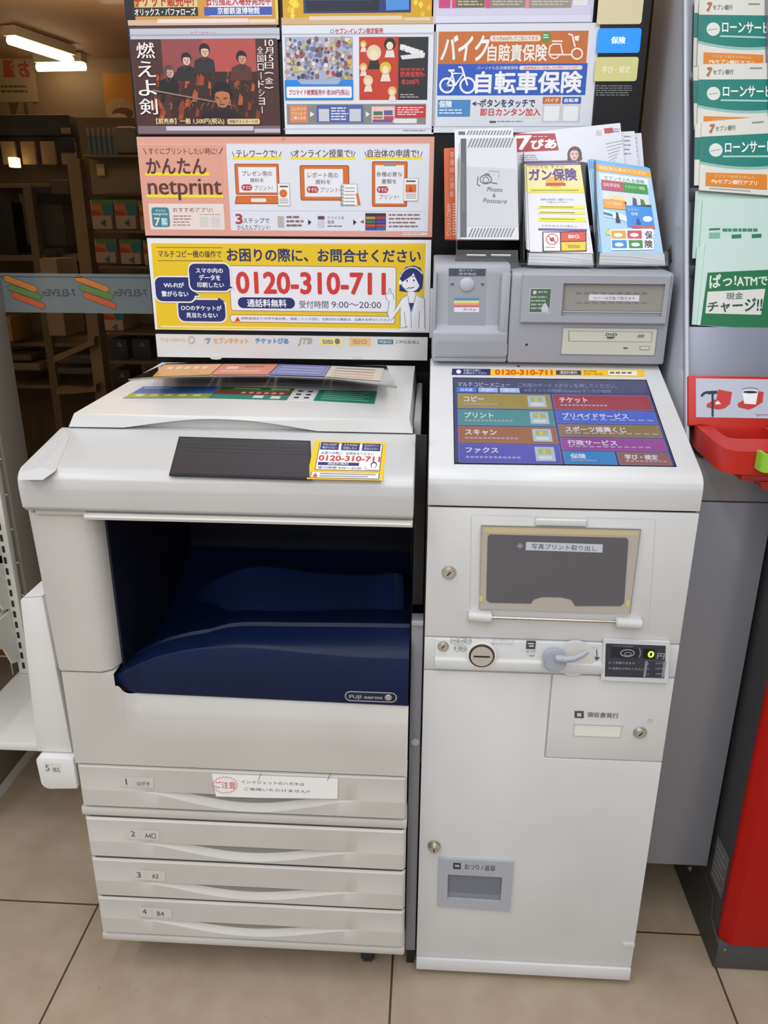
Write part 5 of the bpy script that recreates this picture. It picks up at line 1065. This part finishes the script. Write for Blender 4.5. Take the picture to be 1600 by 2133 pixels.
# ================================================================== BROCHURE HOLDER ON THE READER
bh = thing('brochure_holder', (.2, .36, 1.232), 'clear acrylic brochure holder standing on the grey media reader', 'brochure holder')
ZH = 1.2365
EV = PL((0, .335, ZH), (1, 0, 0), (0, .45, 1)); LB = PL((0, .338, ZH), (1, 0, 0), (0, .62, 1)); MG = PL((0, .40, ZH), (1, 0, 0), (0, .37, 1))
def plate(pl, q, th, mt, name, par): A = Art(pl); A.slab(q, th, mt); return A.build(name, par)
plate(EV.shift(.014), [(952, 520), (1079, 521), (1080, 552), (947, 548)], .0018, SMOKE, 'pocket_front', bh)
for y_, xa, xb in ((531, 972, 1012), (531, 1023, 1064)):
    A = Art(EV.shift(.0143), .3, .0003); A.line([(xa, y_), (xb, y_+.5)], 2, '#eceff2', 1).line([(xa, y_+3), (xb, y_+3.5)], 2, '#5a5a5c', 1); A.build('pocket_slot', bh)
plate(LB.shift(.016), [(1098, 524), (1238, 527), (1238, 556), (1098, 552)], .0016, ACRYL, 'pocket_front', bh)
plate(LB.shift(.016), [(1243, 527), (1392, 524), (1393, 553), (1243, 556)], .0016, ACRYL, 'pocket_front', bh)
def divider(px, y0, y1, pl, d0, d1, tint=ACRYL):
    a = pl.uv(px, y0); b = pl.uv(px, y1); X_ = b[0]; m = MB()
    t = [pl.pt(X_, a[1], d0), pl.pt(X_, a[1], d1), pl.pt(X_, b[1], d1), pl.pt(X_, b[1], d0)]
    m.prism(t, (.0018, 0, 0), tint); return m.build('divider', bh)
divider(1088, 330, 552, LB, -.03, .016, SMOKE); divider(1240, 345, 556, LB, -.02, .016, SMOKE); divider(1392, 520, 553, LB, -.02, .016); divider(949, 330, 548, EV, -.01, .014)
m = MB(); u0_ = EV.uv(947, 548)[0]; u1_ = LB.uv(1393, 553)[0]; m.box((.131, .318, ZH-.0035), (min(u1_, .386), .44, ZH-.001), ACRYL); m.build('base_plate', bh)
# photo envelope
A = Art(EV.shift(.008), .35, .0003); A.slab([(958, 291), (1076, 285), (1081, 499), (960, 498)], .004, '#d3d5da'); 
def stripes(x0, x1, y0, y1, n, sl=8):
    w = (x1-x0)/n
    for i in range(n): A.poly([(x0+i*w+sl, y0), (x0+i*w+sl+w*.45, y0), (x0+i*w+w*.45, y1), (x0+i*w, y1)], '#7f8188', 1)
stripes(974, 1066, 288, 307, 14); A.poly([(960, 289), (971, 289), (972, 494), (959, 494)], '#5e6269', 2); A.greek(962, 340, 969, 445, 22, '#8a8d93', 3, .3); stripes(975, 1068, 475, 494, 14)
A.poly([(972, 347), (1078, 352), (1079, 472), (972, 471)], '#c4c7cd', 1)
A.ring(1012, 374, 12, 9, 1.6, '#55585f', 3).ring(1012, 375, 6, 6, 1.2, '#55585f', 3).line([(996, 368), (994, 384), (1000, 388)], 1.6, '#55585f', 3).line([(1010, 363), (1018, 362), (1020, 367)], 1.6, '#55585f', 3).line([(1020, 380), (1036, 383)], 1.6, '#55585f', 3).line([(1018, 356), (1040, 358), (1039, 372)], .8, '#8a8d93', 3)
A.text('Photo', 0, 0, 0, 0, '#6a6d74', 3, 0, q=[(1016, 390), (1048, 391), (1046, 400), (1014, 399)]); A.text('&', 1026, 404, 1033, 411, '#6a6d74', 3, 0); A.text('Postcard', 0, 0, 0, 0, '#6a6d74', 3, 0, q=[(1008, 413), (1056, 416), (1054, 424), (1006, 422)])
tag(A.build('photo_envelope'), 'front grey and white striped photo envelope in the left pocket of the holder', 'envelope', None)
A = Art(EV.shift(.002), .35, .0003); A.slab([(947, 270), (1069, 266), (1078, 499), (950, 498)], .004, '#dfe1e6')
A.poly([(955, 274), (969, 274), (969, 281), (955, 281)], '#6b6e75', 1); 
for i in range(15): A.poly([(976+i*6.2, 272), (979+i*6.2, 272), (975+i*6.2, 281), (972+i*6.2, 281)], '#7f8188', 1)
tag(A.build('photo_envelope'), 'rear striped photo envelope, its top edge showing behind the front one', 'envelope', None)
# orange booklet at the left
OB = PL((0, .40, ZH), (1, 0, 0), (0, .30, 1)); A = Art(OB, .4, .0003); A.slab([(925, 309), (952, 307), (956, 499), (927, 498)], .006, '#d8633a')
A.vtext('各種申込用紙', 938, 314, 946, 412, '#f0d8c8', 1, 0); A.vtext('お取りください', 932, 424, 940, 492, '#f0d8c8', 1, 0); A.greek(943, 424, 950, 492, 12, '#eec4b0', 1, .5)
tag(A.build('orange_booklet'), 'narrow orange booklet with white lettering left of the photo envelopes', 'booklet')
# magazines
def magazine(d, quad, label, full):
    A = Art(MG.shift(d), .3, .0003); A.slab(quad, .0035, '#d9dce6')
    if full:
        A.poly([(1072, 279), (1156, 278), (1164, 313), (1076, 317)], '#a81f2c', 1); A.text('7', 0, 0, 0, 0, '#f2eef0', 2, .03, q=[(1074, 284), (1106, 283), (1102, 312), (1080, 312)]); A.text('ぴあ', 0, 0, 0, 0, '#f2eef0', 2, .05, q=[(1106, 292), (1158, 290), (1158, 309), (1108, 311)]); A.greek(1110, 284, 1150, 288, 1, '#e0b0b4', 2)
        A.greek(1082, 323, 1124, 336, 3, '#a8848c', 1, .35); A.greek(1242, 272, 1256, 284, 3, '#b0a4b0', 1, .35); A.poly([(1258, 268), (1276, 266), (1278, 276), (1260, 278)], '#b83c48', 2); A.greek(1278, 268, 1292, 278, 2, '#8a8a94', 1, .4)
        for k in range(7): A.line([(1262+k*1.5, 300+k*7), (1300-k*3, 292+k*7)], .9, ['#8a8a94', '#c08088', '#9a9aa4'][k % 3], 1)
        # cover portrait: person with brown bob and dark top
        A.oval(1197, 322, 15, 17, '#54403c', 2).poly([(1183, 322), (1182, 334), (1190, 338), (1205, 338), (1213, 332), (1211, 320)], '#54403c', 2).oval(1196, 323, 9, 12, '#d9b8ac', 3).poly([(1184, 316), (1195, 308), (1207, 314), (1196, 313)], '#54403c', 4).poly([(1192, 333), (1201, 333), (1203, 342), (1191, 342)], '#d4b0a4', 3)
        A.line([(1191, 321), (1194, 321)], 1.3, '#4a3430', 5).line([(1199, 321), (1202, 321)], 1.3, '#4a3430', 5).line([(1194, 329), (1199, 329)], 1.2, '#b0605c', 5)
        A.poly([(1176, 362), (1186, 345), (1196, 341), (1212, 337), (1226, 340), (1236, 362), (1236, 470), (1210, 470)], '#2e2a32', 2)
    else:
        for k in range(5): A.greek(quad[1][0]-22, quad[1][1]+10+k*9, quad[1][0]-6, quad[1][1]+15+k*9, 1, '#8a8a94', 1, .5)
    tag(A.build('magazine'), label, 'magazine', 'magazines at the back of the holder')
magazine(.010, [(1072, 279), (1292, 256), (1316, 470), (1084, 500)], 'front magazine with a red title block and a woman in black on the cover', True)
magazine(.004, [(1080, 284), (1322, 273), (1344, 470), (1090, 500)], 'second magazine, its right edge showing beyond the front one', False)
magazine(-.002, [(1085, 288), (1336, 277), (1352, 470), (1092, 500)], 'rearmost white magazine in the holder, only its right edge showing', False)
# insurance leaflets: cancer cover (yellow) and motor cover (blue)
def yellow_leaflet(d, dx, dy, label, full):
    A = Art(LB.shift(d), .35, .0002); s_ = lambda x, y: (x+dx, y+dy)
    q = [s_(1097, 343), s_(1209, 341), s_(1236, 528), s_(1104, 524)]; A.slab(q, .0012, '#dcdce6'); f = qm(q)
    qrect(A, f, 0, 0, 1, .325, '#e3dba0', 1); qrect(A, f, 0, 0, 1, .012, '#5a4a7a', 2)
    if full:
        qrect(A, f, .02, .27, 1, .325, '#e8dc30', 2); qrect(A, f, .06, .29, .9, .305, '#a8a050', 3); qtext(A, f, 'ガン保険', .04, .055, .9, .185, '#5a3f8c', 4, .03); qtext(A, f, 'いつでも すぐに', .05, .015, .7, .045, '#c8803a', 4, 0)
        A.oval(*f(.5, .20), 19, 11, '#e6b040', 3); qrect(A, f, .33, .215, .68, .245, '#b8483a', 4)
        for k, y in enumerate((.40, .43)): qtext(A, f, ['保障の内容をご確認ください', 'ご加入しやすい'][k], .22+k*.1, y-.01, .80-k*.12, y+.012, '#7a70a0', 3, 0)
        for y0, y1 in ((.47, .505), (.535, .565), (.60, .65)): qrect(A, f, .16, y0, .96, y1, '#ece234', 2); qrect(A, f, .2, (y0+y1)/2-.006, .78, (y0+y1)/2+.004, '#8a8430', 3)
        qrect(A, f, .15, .73, .95, .755, '#5f4a98', 2); qtext(A, f, '大切なあなたの備えに', .2, .69, .8, .712, '#8a8a94', 3, 0)
        for k in range(2): qrect(A, f, .2, .785+k*.02, .95-.2*k, .79+k*.02, '#a4a4b0', 2)
        A.poly([(1130, 483), (1221, 482), (1222, 524), (1130, 525)], '#2a2426', 4).poly([(1132, 485), (1166, 485), (1167, 523), (1133, 523)], '#eceaee', 5).poly([(1169, 485), (1219, 484), (1219, 502), (1169, 503)], '#d8452e', 5).poly([(1169, 505), (1220, 504), (1220, 522), (1170, 523)], '#ecc828', 5)
        A.ring(1150, 499, 12, 11, 2.2, '#d0523e', 6).line([(1141, 492), (1159, 507)], 2.2, '#d0523e', 7).poly([(1144, 499), (1152, 494), (1156, 503), (1148, 504)], '#4a4a50', 6).text('BIG', 1184, 490, 1206, 497, '#f4e6e0', 6, .03).text('toto', 1182, 510, 1208, 517, '#9a8a40', 6, .03).greek(1136, 515, 1162, 519, 1, '#8a8a90', 6)
    tag(A.build('insurance_leaflet'), label, 'leaflet', 'yellow and white leaflets in the middle pocket')
yellow_leaflet(.010, 0, 0, 'front yellow and white cancer insurance leaflet in the middle pocket of the holder', True)
yellow_leaflet(.007, -5, -3, 'second yellow leaflet, just showing left of the front one in the middle pocket', False)
yellow_leaflet(.004, -8, -5, 'third yellow leaflet from the front, second to last in the middle pocket', False)
yellow_leaflet(.001, -6, -7, 'rearmost yellow leaflet in the middle pocket of the holder', False)
def blue_leaflet(d, dx, dy, label, full):
    A = Art(LB.shift(d), .35, .0002); s_ = lambda x, y: (x+dx, y+dy)
    q = [s_(1236, 334), s_(1354, 351), s_(1382, 530), s_(1254, 528)]; A.slab(q, .0012, '#a9cdea'); f = qm(q)
    qrect(A, f, 0, 0, 1, .10, '#6cb4f0', 1); qrect(A, f, .02, .035, 1, .105, '#eba838', 2)
    if full:
        qtext(A, f, '自転車も車もバイクも', .1, .05, .9, .09, '#f8f0dc', 3, 0); qrect(A, f, .08, .13, .93, .24, '#dfe9ea', 2); qtext(A, f, 'セブンで入れる保険', .16, .15, .86, .195, '#4a6a6a', 3, 0)
        qrect(A, f, .10, .20, .47, .31, '#b8506a', 3); qrect(A, f, .47, .20, .90, .31, '#3a9448', 3); qtext(A, f, '自転車保険', .14, .23, .42, .27, '#f4e4e8', 4, 0); qtext(A, f, 'ドライバー保険', .52, .23, .85, .27, '#e4f4e6', 4, 0)
        qrect(A, f, .10, .32, .90, .46, '#d2dcd8', 2); A.poly([f(.2, .42), f(.27, .36), f(.42, .35), f(.5, .43)], '#e3d6a0', 3); A.oval(*f(.25, .43), 6, 4.5, '#3a3c3e', 4); A.oval(*f(.45, .44), 6, 4.5, '#3a3c3e', 4); A.poly([f(.6, .45), f(.62, .36), f(.68, .38), f(.68, .46)], '#3f5a86', 3).poly([f(.74, .46), f(.75, .37), f(.8, .38), f(.84, .47)], '#5a7a4a', 3).poly([f(.55, .46), f(.92, .43), f(.92, .49)], '#2e4a4a', 4)
        qrect(A, f, .10, .41, .47, .51, '#e8a23a', 5); qrect(A, f, .47, .46, .92, .70, '#3f8ce0', 5); qtext(A, f, 'バイク自賠責', .14, .435, .42, .475, '#fdf2de', 6, 0); qtext(A, f, 'レジャー', .52, .485, .7, .52, '#e4f0fc', 6, 0); qtext(A, f, '保険', .55, .535, .67, .57, '#e4f0fc', 6, 0); A.oval(*f(.82, .60), 10, 6, '#e8f0f6', 6)
        A.poly([f(.09, .53), f(.45, .57), f(.9, .72), f(.9, .78), f(.4, .63), f(.09, .60)], '#dbe9f2', 4); A.poly([f(.09, .55), f(.24, .57), f(.24, .60), f(.09, .58)], '#3a78b0', 5); A.poly([f(.28, .66), f(.3, .55), f(.33, .55), f(.36, .66)], '#35383e', 7); qrect(A, f, .54, .68, .92, .71, '#c8606c', 7); A.poly([f(.62, .67), f(.64, .60), f(.68, .61), f(.70, .67)], '#34508a', 7)
        A.oval(*f(.14, .77), 6, 6, '#c9d860', 5); qtext(A, f, '詳しくはこちら', .12, .735, .6, .755, '#6a8a9a', 5, 0)
        A.poly([(1270, 479), (1360, 477), (1362, 521), (1273, 522)], '#eef0f0', 6)
        for x0, x1, y0, y1, h in ((1272, 1303, 481, 498, '#d8a44a'), (1306, 1336, 481, 498, '#c8506a'), (1274, 1305, 501, 518, '#3a8ede'), (1309, 1338, 501, 518, '#3f9448')): A.poly([(x0, y0), (x1, y0), (x1+1, y1), (x0+1, y1)], h, 7); A.oval((x0+x1)/2, (y0+y1)/2+1, 9, 4, '#f0ece6', 8)
        A.vtext('保険', 1343, 481, 1359, 519, '#3c4048', 7, .02)
    tag(A.build('insurance_leaflet'), label, 'leaflet', 'blue leaflets in the right pocket')
blue_leaflet(.011, 0, 0, 'front light blue motor insurance leaflet with four coloured squares in the right pocket', True)
blue_leaflet(.008, -4, -2, 'second light blue leaflet, just showing left of the front one in the right pocket', False)
blue_leaflet(.005, -8, -3, 'third light blue leaflet from the front, second to last in the right pocket', False)
blue_leaflet(.002, -12, -1, 'rearmost light blue leaflet in the right pocket of the holder', False)
# folded white sheets filling the pocket bottoms
for (xa, xb, lab) in ((1102, 1234, 'pack of folded white sheets at the bottom of the middle pocket'), (1250, 1384, 'pack of folded white sheets at the bottom of the right pocket')):
    A = Art(LB.shift(.0145), .5, .0003); A.slab([(xa, 527), (xb, 529), (xb+2, 553), (xa-2, 551)], .0022, '#c9c8ca'); A.line([(xa, 533), ((xa+xb)/2, 536), (xb, 545)], 1, '#a4a2a4', 1).line([(xa, 540), ((xa+xb)/2, 542), (xb, 549)], 1, '#b0aeb0', 1).line([(xa, 547), (xb, 552)], 1, '#a8a6a8', 1); tag(A.build('folded_sheets'), lab, 'paper')

# ================================================================== LEAFLET RACK, CUP HOLDER, CASH MACHINE
rk = thing('leaflet_rack', (.475, .3, 0), 'tall grey metal leaflet rack leaning back between the kiosk and the red cash machine', 'rack')
RG = noisy('satin_grey_metal', '#8c8e97', '#92949c', 3, .28, 0, .35)
RGL = mat('#8d92a2', .4, .15)
RX0, RX1, RF = .402, .5465, .13
ry = lambda z: RF+.45*(z-.93)
m = MB(); m.box((RX0, RF, .155), (RX1, .45, .8825), RG, .0015); m.build('lower_cabinet', rk)
m = MB(); m.box((RX0, RF, .8845), (RX1, .45, .955), RG, .0015); m.build('upper_cabinet', rk)
m = MB(); m.box((RX0+.02, .34, 0), (RX1-.01, .44, .155), mat('#1d1d20', .6)); m.build('foot', rk)
side = [(.64, .955), (ry(.93)+.004, .955), (ry(1.98), 1.98), (.66, 1.98)]
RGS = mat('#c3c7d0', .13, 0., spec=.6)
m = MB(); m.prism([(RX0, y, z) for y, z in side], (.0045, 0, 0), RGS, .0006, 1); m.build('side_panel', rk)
m = MB(); m.prism([(RX1-.0045, y, z) for y, z in side], (.0045, 0, 0), RG, .0006, 1); m.build('side_panel', rk)
RP = PL((0, RF, .93), (1, 0, 0), (0, .45, 1))
m = MB(); e0, e1 = RP.pt(0, .03), RP.pt(0, 1.15); w = RP.n*.002
for xa in (RX0-.0012, RX1-.0065): m.prism([(xa, *(e0+w)[1:]), (xa+.0078, *(e0+w)[1:]), (xa+.0078, *(e1+w)[1:]), (xa, *(e1+w)[1:])], tuple(-RP.n*.006), RGL)
m.build('edge_rail', rk)
bk = RP.shift(-.035); m = MB(); a0, b0 = bk.pt(0, .02), bk.pt(0, 1.15); m.prism([(RX0+.0045, *a0[1:]), (RX1-.0045, *a0[1:]), (RX1-.0045, *b0[1:]), (RX0+.0045, *b0[1:])], tuple(-bk.n*.002), RG); m.build('back_panel', rk)
fpz = RP.shift(-.006); v0_, v1_ = fpz.uv(1500, 790)[1], fpz.uv(1500, 681)[1]
m = MB(); a0, b0 = fpz.pt(0, v0_), fpz.pt(0, v1_); m.prism([(RX0+.0045, *a0[1:]), (RX1-.0045, *a0[1:]), (RX1-.0045, *b0[1:]), (RX0+.0045, *b0[1:])], tuple(-fpz.n*.0025), RGL, .0008); m.build('front_plate', rk)
for py in (385, 548):
    v_ = RP.uv(1500, py)[1]; a0, b0 = RP.pt(0, v_-.012, -.03), RP.pt(0, v_, -.012)
    m = MB(); m.prism([(RX0+.0045, *a0[1:]), (RX1-.0045, *a0[1:]), (RX1-.0045, *b0[1:]), (RX0+.0045, *b0[1:])], tuple(RP.n*.002), RGL); m.build('pocket_shelf', rk)
def loan(d, q, label, full=True):
    A = Art(RP.shift(d), .4, .0003); A.slab(q, .0014, '#dcdcd4'); f = qm(q)
    if full:
        cv_ = lambda x: .545+.10*(1-((x-.45)/.55)**2); xs_ = np.linspace(0, 1, 18)
        A.poly([f(0, .22), f(1, .22)]+[f(x, cv_(x)+.035) for x in xs_[::-1]], '#8fc0b8', 1); A.poly([f(0, .22), f(1, .22)]+[f(x, cv_(x)) for x in xs_[::-1]], '#1f7f74', 2)
        qtext(A, f, '7', .085, .055, .125, .17, '#c8694a', 3, .05); A.line([f(.075, .16), f(.13, .07)], 1.6, '#4a8a4a', 4); qtext(A, f, 'セブン銀行', .14, .08, .34, .15, '#5a6a60', 3, .01); qrect(A, f, .5, .06, .62, .075, '#9a9aa0', 3)
        c = f(.125, .42); A.oval(c[0]+5, c[1], 14, 14, '#dde0dc', 3); A.line([(c[0]-6, c[1]+2), (c[0]+14, c[1]-1)], 1, '#8a9a94', 4)
        qtext(A, f, 'ローンサービス', .24, .31, .80, .46, '#f0f6f2', 4, .02); qrect(A, f, .22, .50, .74, .525, '#a4d0c6', 3)
        qrect(A, f, .06, .74, .66, .93, '#dd8428', 2); qtext(A, f, 'スマホで簡単お申込み', .14, .765, .54, .81, '#f2d0a0', 3, 0); qtext(A, f, 'Myセブン銀行アプリ', .12, .83, .56, .90, '#faf0e0', 3, .02); qrect(A, f, .1, .955, .5, .968, '#b4b0a8', 2)
    else: qrect(A, f, 0, .22, 1, .58, '#1f7f74', 1)
    tag(A.build('loan_leaflet'), label, 'leaflet', 'white and teal loan leaflets in the rack')
loan(-.0265, [(1447, -4), (1660, -4), (1660, 141), (1444, 138)], 'teal loan leaflet behind the top one in the rack', False)
loan(-.022, [(1457, -2), (1660, -2), (1660, 160), (1452, 148)], 'topmost front loan leaflet in the rack, at the upper right corner')
loan(-.0185, [(1444, 139), (1662, 139), (1662, 275), (1446, 270)], 'teal loan leaflet behind the middle one in the rack', False)
loan(-.015, [(1456, 134), (1668, 130), (1668, 290), (1452, 280)], 'middle front loan leaflet in the rack, below the topmost one')
loan(-.0115, [(1448, 258), (1664, 254), (1664, 390), (1446, 386)], 'teal loan leaflet behind the lowest one in the rack', False)
loan(-.008, [(1462, 254), (1670, 236), (1670, 412), (1456, 396)], 'lowest front loan leaflet in the rack, tilted, above the plain green leaflet')
def green(d, q, label, kind):
    A = Art(RP.shift(d), .4, .0003); A.slab(q, .0014, '#c3dcd6'); f = qm(q)
    if kind == 'a':
        A.poly([(1477, 476), (1500, 475), (1500, 479), (1477, 480)], '#2a7a58', 1).poly([(1477, 485), (1500, 484), (1500, 496), (1477, 497)], '#7ab49c', 1); A.greek(1505, 476, 1584, 484, 1, '#3a8866', 1, .8); A.poly([(1524, 489), (1544, 488), (1544, 496), (1524, 497)], '#2a7a58', 1).poly([(1566, 488), (1586, 487), (1586, 495), (1566, 496)], '#2a7a58', 1)
    if kind == 'b':
        A.poly([(1474, 568), (1640, 560), (1640, 690), (1459, 677)], '#1f7048', 1); A.text('ぱっ!', 0, 0, 0, 0, '#d0e0d4', 3, .03, q=[(1478, 573), (1533, 571), (1533, 594), (1478, 601)]); A.text('ATMで', 0, 0, 0, 0, '#d0e0d4', 3, .03, q=[(1535, 577), (1598, 577), (1598, 594), (1535, 597)])
        A.poly([(1474, 608), (1594, 602), (1585, 656), (1469, 653)], '#d8d8d6', 2); A.text('現金', 0, 0, 0, 0, '#34604a', 3, .01, q=[(1513, 610), (1548, 609), (1547, 623), (1512, 625)]); A.text('チャージ!!', 0, 0, 0, 0, '#2e5442', 3, .02, q=[(1475, 630), (1588, 620), (1586, 650), (1473, 650)])
    tag(A.build('charge_leaflet'), label, 'leaflet', 'pale green leaflets in the rack')
green(-.0145, [(1449, 398), (1668, 394), (1668, 545), (1442, 538)], 'rear pale green leaflet under the loan leaflets, its left edge showing', '')
green(-.011, [(1464, 416), (1670, 412), (1670, 560), (1456, 548)], 'plain pale green leaflet with small dark print, above the green cash charge one', 'a')
green(-.010, [(1452, 514), (1660, 508), (1660, 690), (1441, 676)], 'pale green leaflet edge behind the dark green cash charge leaflet', '')
green(-.0075, [(1470, 506), (1672, 500), (1672, 694), (1452, 677)], 'dark and pale green cash charge leaflet in the lowest rack pocket', 'b')
# ---- red cup and cane holder
ch = thing('cup_holder', (.475, .12, 1.0), 'red plastic cup and cane holder fixed to the grey rack', 'cup holder')
RED = mat('#c02a20', .4, spec=.35); 
HP = RP.shift(.012); u0, u1 = RX0+.0015, RX1-.0015
vb, vt = HP.uv(1440, 886)[1], HP.uv(1440, 782)[1]
m = MB(); P8 = [HP.pt(u0, vb), HP.pt(u1, vb), HP.pt(u1, vt), HP.pt(u0, vt)]; m.prism(P8, tuple(-HP.n*.0115), RED, .0018, 2); m.build('back_plate', ch)
A = Art(HP.shift(.0006), .35, .0003); ss = [(1450, 788), (1660, 786), (1660, 869), (1451, 869)]
ua, va = A.pl.uv(1450, 869); ub = u1-(ua-u0); vc = A.pl.uv(1450, 788)[1]
A.uvpoly([(ua, va), (ub, va), (ub, vc), (ua, vc)], '#b9c0d0', 0)
A.ring(1476, 826, 14, 9, 5, '#2a3340', 2, 10, 95, 180).line([(1474, 818), (1494, 817)], 6.5, '#2a3340', 2).line([(1484, 818), (1484, 868)], 4, '#2a3340', 4)
A.poly([(1496, 811), (1525, 817), (1521, 840), (1492, 833)], '#c43c3a', 1).poly([(1472, 842), (1488, 832), (1522, 840), (1510, 850), (1496, 853), (1472, 848)], '#c43c3a', 2).poly([(1490, 838), (1496, 835), (1502, 842), (1490, 843)], '#dfe2ea', 3)
A.poly([(1577, 814), (1591, 817), (1588, 838), (1572, 840)], '#c43c3a', 1).poly([(1536, 841), (1548, 834), (1590, 836), (1572, 848), (1560, 853), (1538, 848)], '#c43c3a', 2).poly([(1545, 816), (1579, 816), (1574, 843), (1550, 841)], '#eceef4', 3).oval(1562, 816, 17, 4, '#f4f5f8', 4).oval(1562, 817, 15, 2.6, '#2a3038', 5).ring(1562, 813, 17, 5, .9, '#3a4048', 6, 14, 0, 180)
A.line([(1574, 862), (1580, 866), (1576, 868)], 1, '#6a6a78', 2).line([(1580, 864), (1600, 864)], 1, '#8a5a68', 2); A.build('pictogram_plate', ch)
zs_ = 1.003; cx_ = .475
ol = [Zp(px, py, zs_)[:2] for px, py in ((1441, 878), (1462, 897), (1497, 926), (1512, 935), (1535, 940), (1560, 941))]
il = [Zp(px, py, zs_)[:2] for px, py in ((1478, 884), (1486, 890), (1508, 907), (1518, 912), (1540, 914), (1560, 914))]
yb_ = HP.pt(0, vb)[1]+.004; yb2 = max(p[1] for p in ol)
O = [(max(p[0], RX0), min(p[1], yb_)) for p in ol]; I = [(p[0], min(p[1], yb_-.008)) for p in il]
O = [(O[0][0], yb_)]+O; I = [(I[0][0], yb_-.008)]+I
mir = lambda L_: [(2*cx_-x, y) for x, y in L_[::-1]]
O = [p for p in O if p[0] < cx_]; I = I[:len(O)]
O2 = O+mir(O); I2 = I+mir(I)
m = MB(); n = len(O2); zl2 = zs_-.034
vs = [(x, y, zs_) for x, y in O2]+[(x, y, zs_) for x, y in I2]+[(x, y, zl2) for x, y in I2]+[(x, y+.004, zl2) for x, y in O2]
fs = []
for r_ in range(3): fs += [(r_*n+i, r_*n+i+1, (r_+1)*n+i+1, (r_+1)*n+i) for i in range(n-1)]
fs += [(3*n+i, 3*n+i+1, i+1, i) for i in range(n-1)]; fs += [(0, n, 2*n, 3*n), (n-1, 2*n-1, 3*n-1, 4*n-1)]
m.raw(vs, fs, RED)
b0_, b1_ = I2[0][0], I2[-1][0]; m.box((O2[0][0], yb_-.009, zl2), (O2[-1][0], yb_+.002, zs_), RED, .001)
rg = m.build('holder_ring', ch, ang=40)
yf_ = min(p[1] for p in O2); m = MB(); m.box((b0_, yf_+.012, zl2-.012), (b1_, yb_, zl2-.001), mat('#a52820', .4), .003); m.cyl((cx_+.008, yf_+.045, zl2-.001), (cx_+.008, yf_+.045, zl2+.0006), .024, mat('#242428', .5), 28); m.build('cup_base', ch)
m = MB(); m.prism([(cx_-.012, yf_+.012, zl2-.012), (cx_+.012, yf_+.012, zl2-.012), (cx_+.008, yf_+.014, zl2-.024), (cx_-.006, yf_+.014, zl2-.024)], (0, .03, 0), mat('#a52820', .4)); m.build('lower_tab', ch)
g0 = Zp(1567, 935, zs_); m = MB(); GX, GYc = g0[0], yf_-.0165; n = 14
LG = mat('#8cc63a', .4)
ro = [(GX, GYc+.016), (GX, GYc), (GX+.001, GYc-.005), (GX+.004, GYc-.009), (GX+.012, GYc-.010), (GX+.026, GYc-.010), (GX+.031, GYc-.009), (GX+.034, GYc-.005), (GX+.035, GYc), (GX+.035, GYc+.016)]
ri = [(GX+.005, GYc+.016), (GX+.005, GYc+.001), (GX+.006, GYc-.002), (GX+.008, GYc-.004), (GX+.014, GYc-.005), (GX+.024, GYc-.005), (GX+.028, GYc-.004), (GX+.029, GYc-.002), (GX+.030, GYc+.001), (GX+.030, GYc+.016)]; n = len(ro)
vs = [(x, y, zs_+.003) for x, y in ro]+[(x, y, zs_+.003) for x, y in ri]+[(x, y, zs_-.022) for x, y in ri]+[(x, y, zs_-.022) for x, y in ro]; fs = []
for r_ in range(3): fs += [(r_*n+i, r_*n+i+1, (r_+1)*n+i+1, (r_+1)*n+i) for i in range(n-1)]
fs += [(3*n+i, 3*n+i+1, i+1, i) for i in range(n-1)]; fs += [(0, n, 2*n, 3*n), (n-1, 2*n-1, 3*n-1, 4*n-1)]
m.raw(vs, fs, LG); m.build('cane_clip', ch, label='lime green clip')
# ---- cash machine
am_ = thing('cash_machine', (.9, .4, 0), 'red fronted cash machine with dark grey side and base at the right edge', 'cash machine')
DG = mat('#3b3b3c', .5); AX, AY = .5505, .041
m = MB(); m.box((AX+.003, AY+.022, .06), (1.05, .66, 1.75), DG, .002); m.build('cabinet', am_)
m = MB(); m.prism([(AX+.004, AY+.020, .063), (AX+.006, AY+.012, .063), (AX+.022, AY-.004, .063), (1.05, AY-.004, .063), (1.05, AY+.020, .063)], (0, 0, 1.687), mat('#ae140c', .45, spec=.2), .001); m.build('front_panel', am_)
m = MB(); m.box((AX+.001, AY-.0, .002), (1.05, .66, .0615), mat('#444344', .5), .002)
pl_ = [(AX, AY+.002, .002), (AX, AY+.002, .058), (AX, AY+.045, .075), (AX, AY+.055, .115), (AX, AY+.12, .125), (AX, .64, .125), (AX, .64, .002)]
m.prism(pl_, (.0035, 0, 0), mat('#3a3836', .5)); m.build('base', am_)
m = MB(); c = (AX, .21, .075); m.cyl(c, (AX-.005, .21, .075), .009, mat('#8a8a88', .35, 1.), 20, r1=.006, bev=.001); m.build('bolt', am_)
m = MB(); c = np.array((AX+.013, AY, .05)); m.cyl(c, c+(0, -.003, 0), .0032, mat('#b0b0b0', .3, 1.), 14, bev=.0006); m.build('screw', am_)
SPl = PL((AX+.0026, 0, 0), (0, -1, 0), (0, 0, 1)); A = Art(SPl, .5, .0003); A.uvpoly([(-.125, .14), (-.065, .14), (-.065, .235), (-.125, .235)], '#6a6b6c', 0)
for k in range(6): A.uvpoly([(-.12, .15+k*.013), (-.072-.01*(k % 2), .15+k*.013), (-.072-.01*(k % 2), .154+k*.013), (-.12, .154+k*.013)], '#8f9090', 1)
A.build('rating_plate', am_)
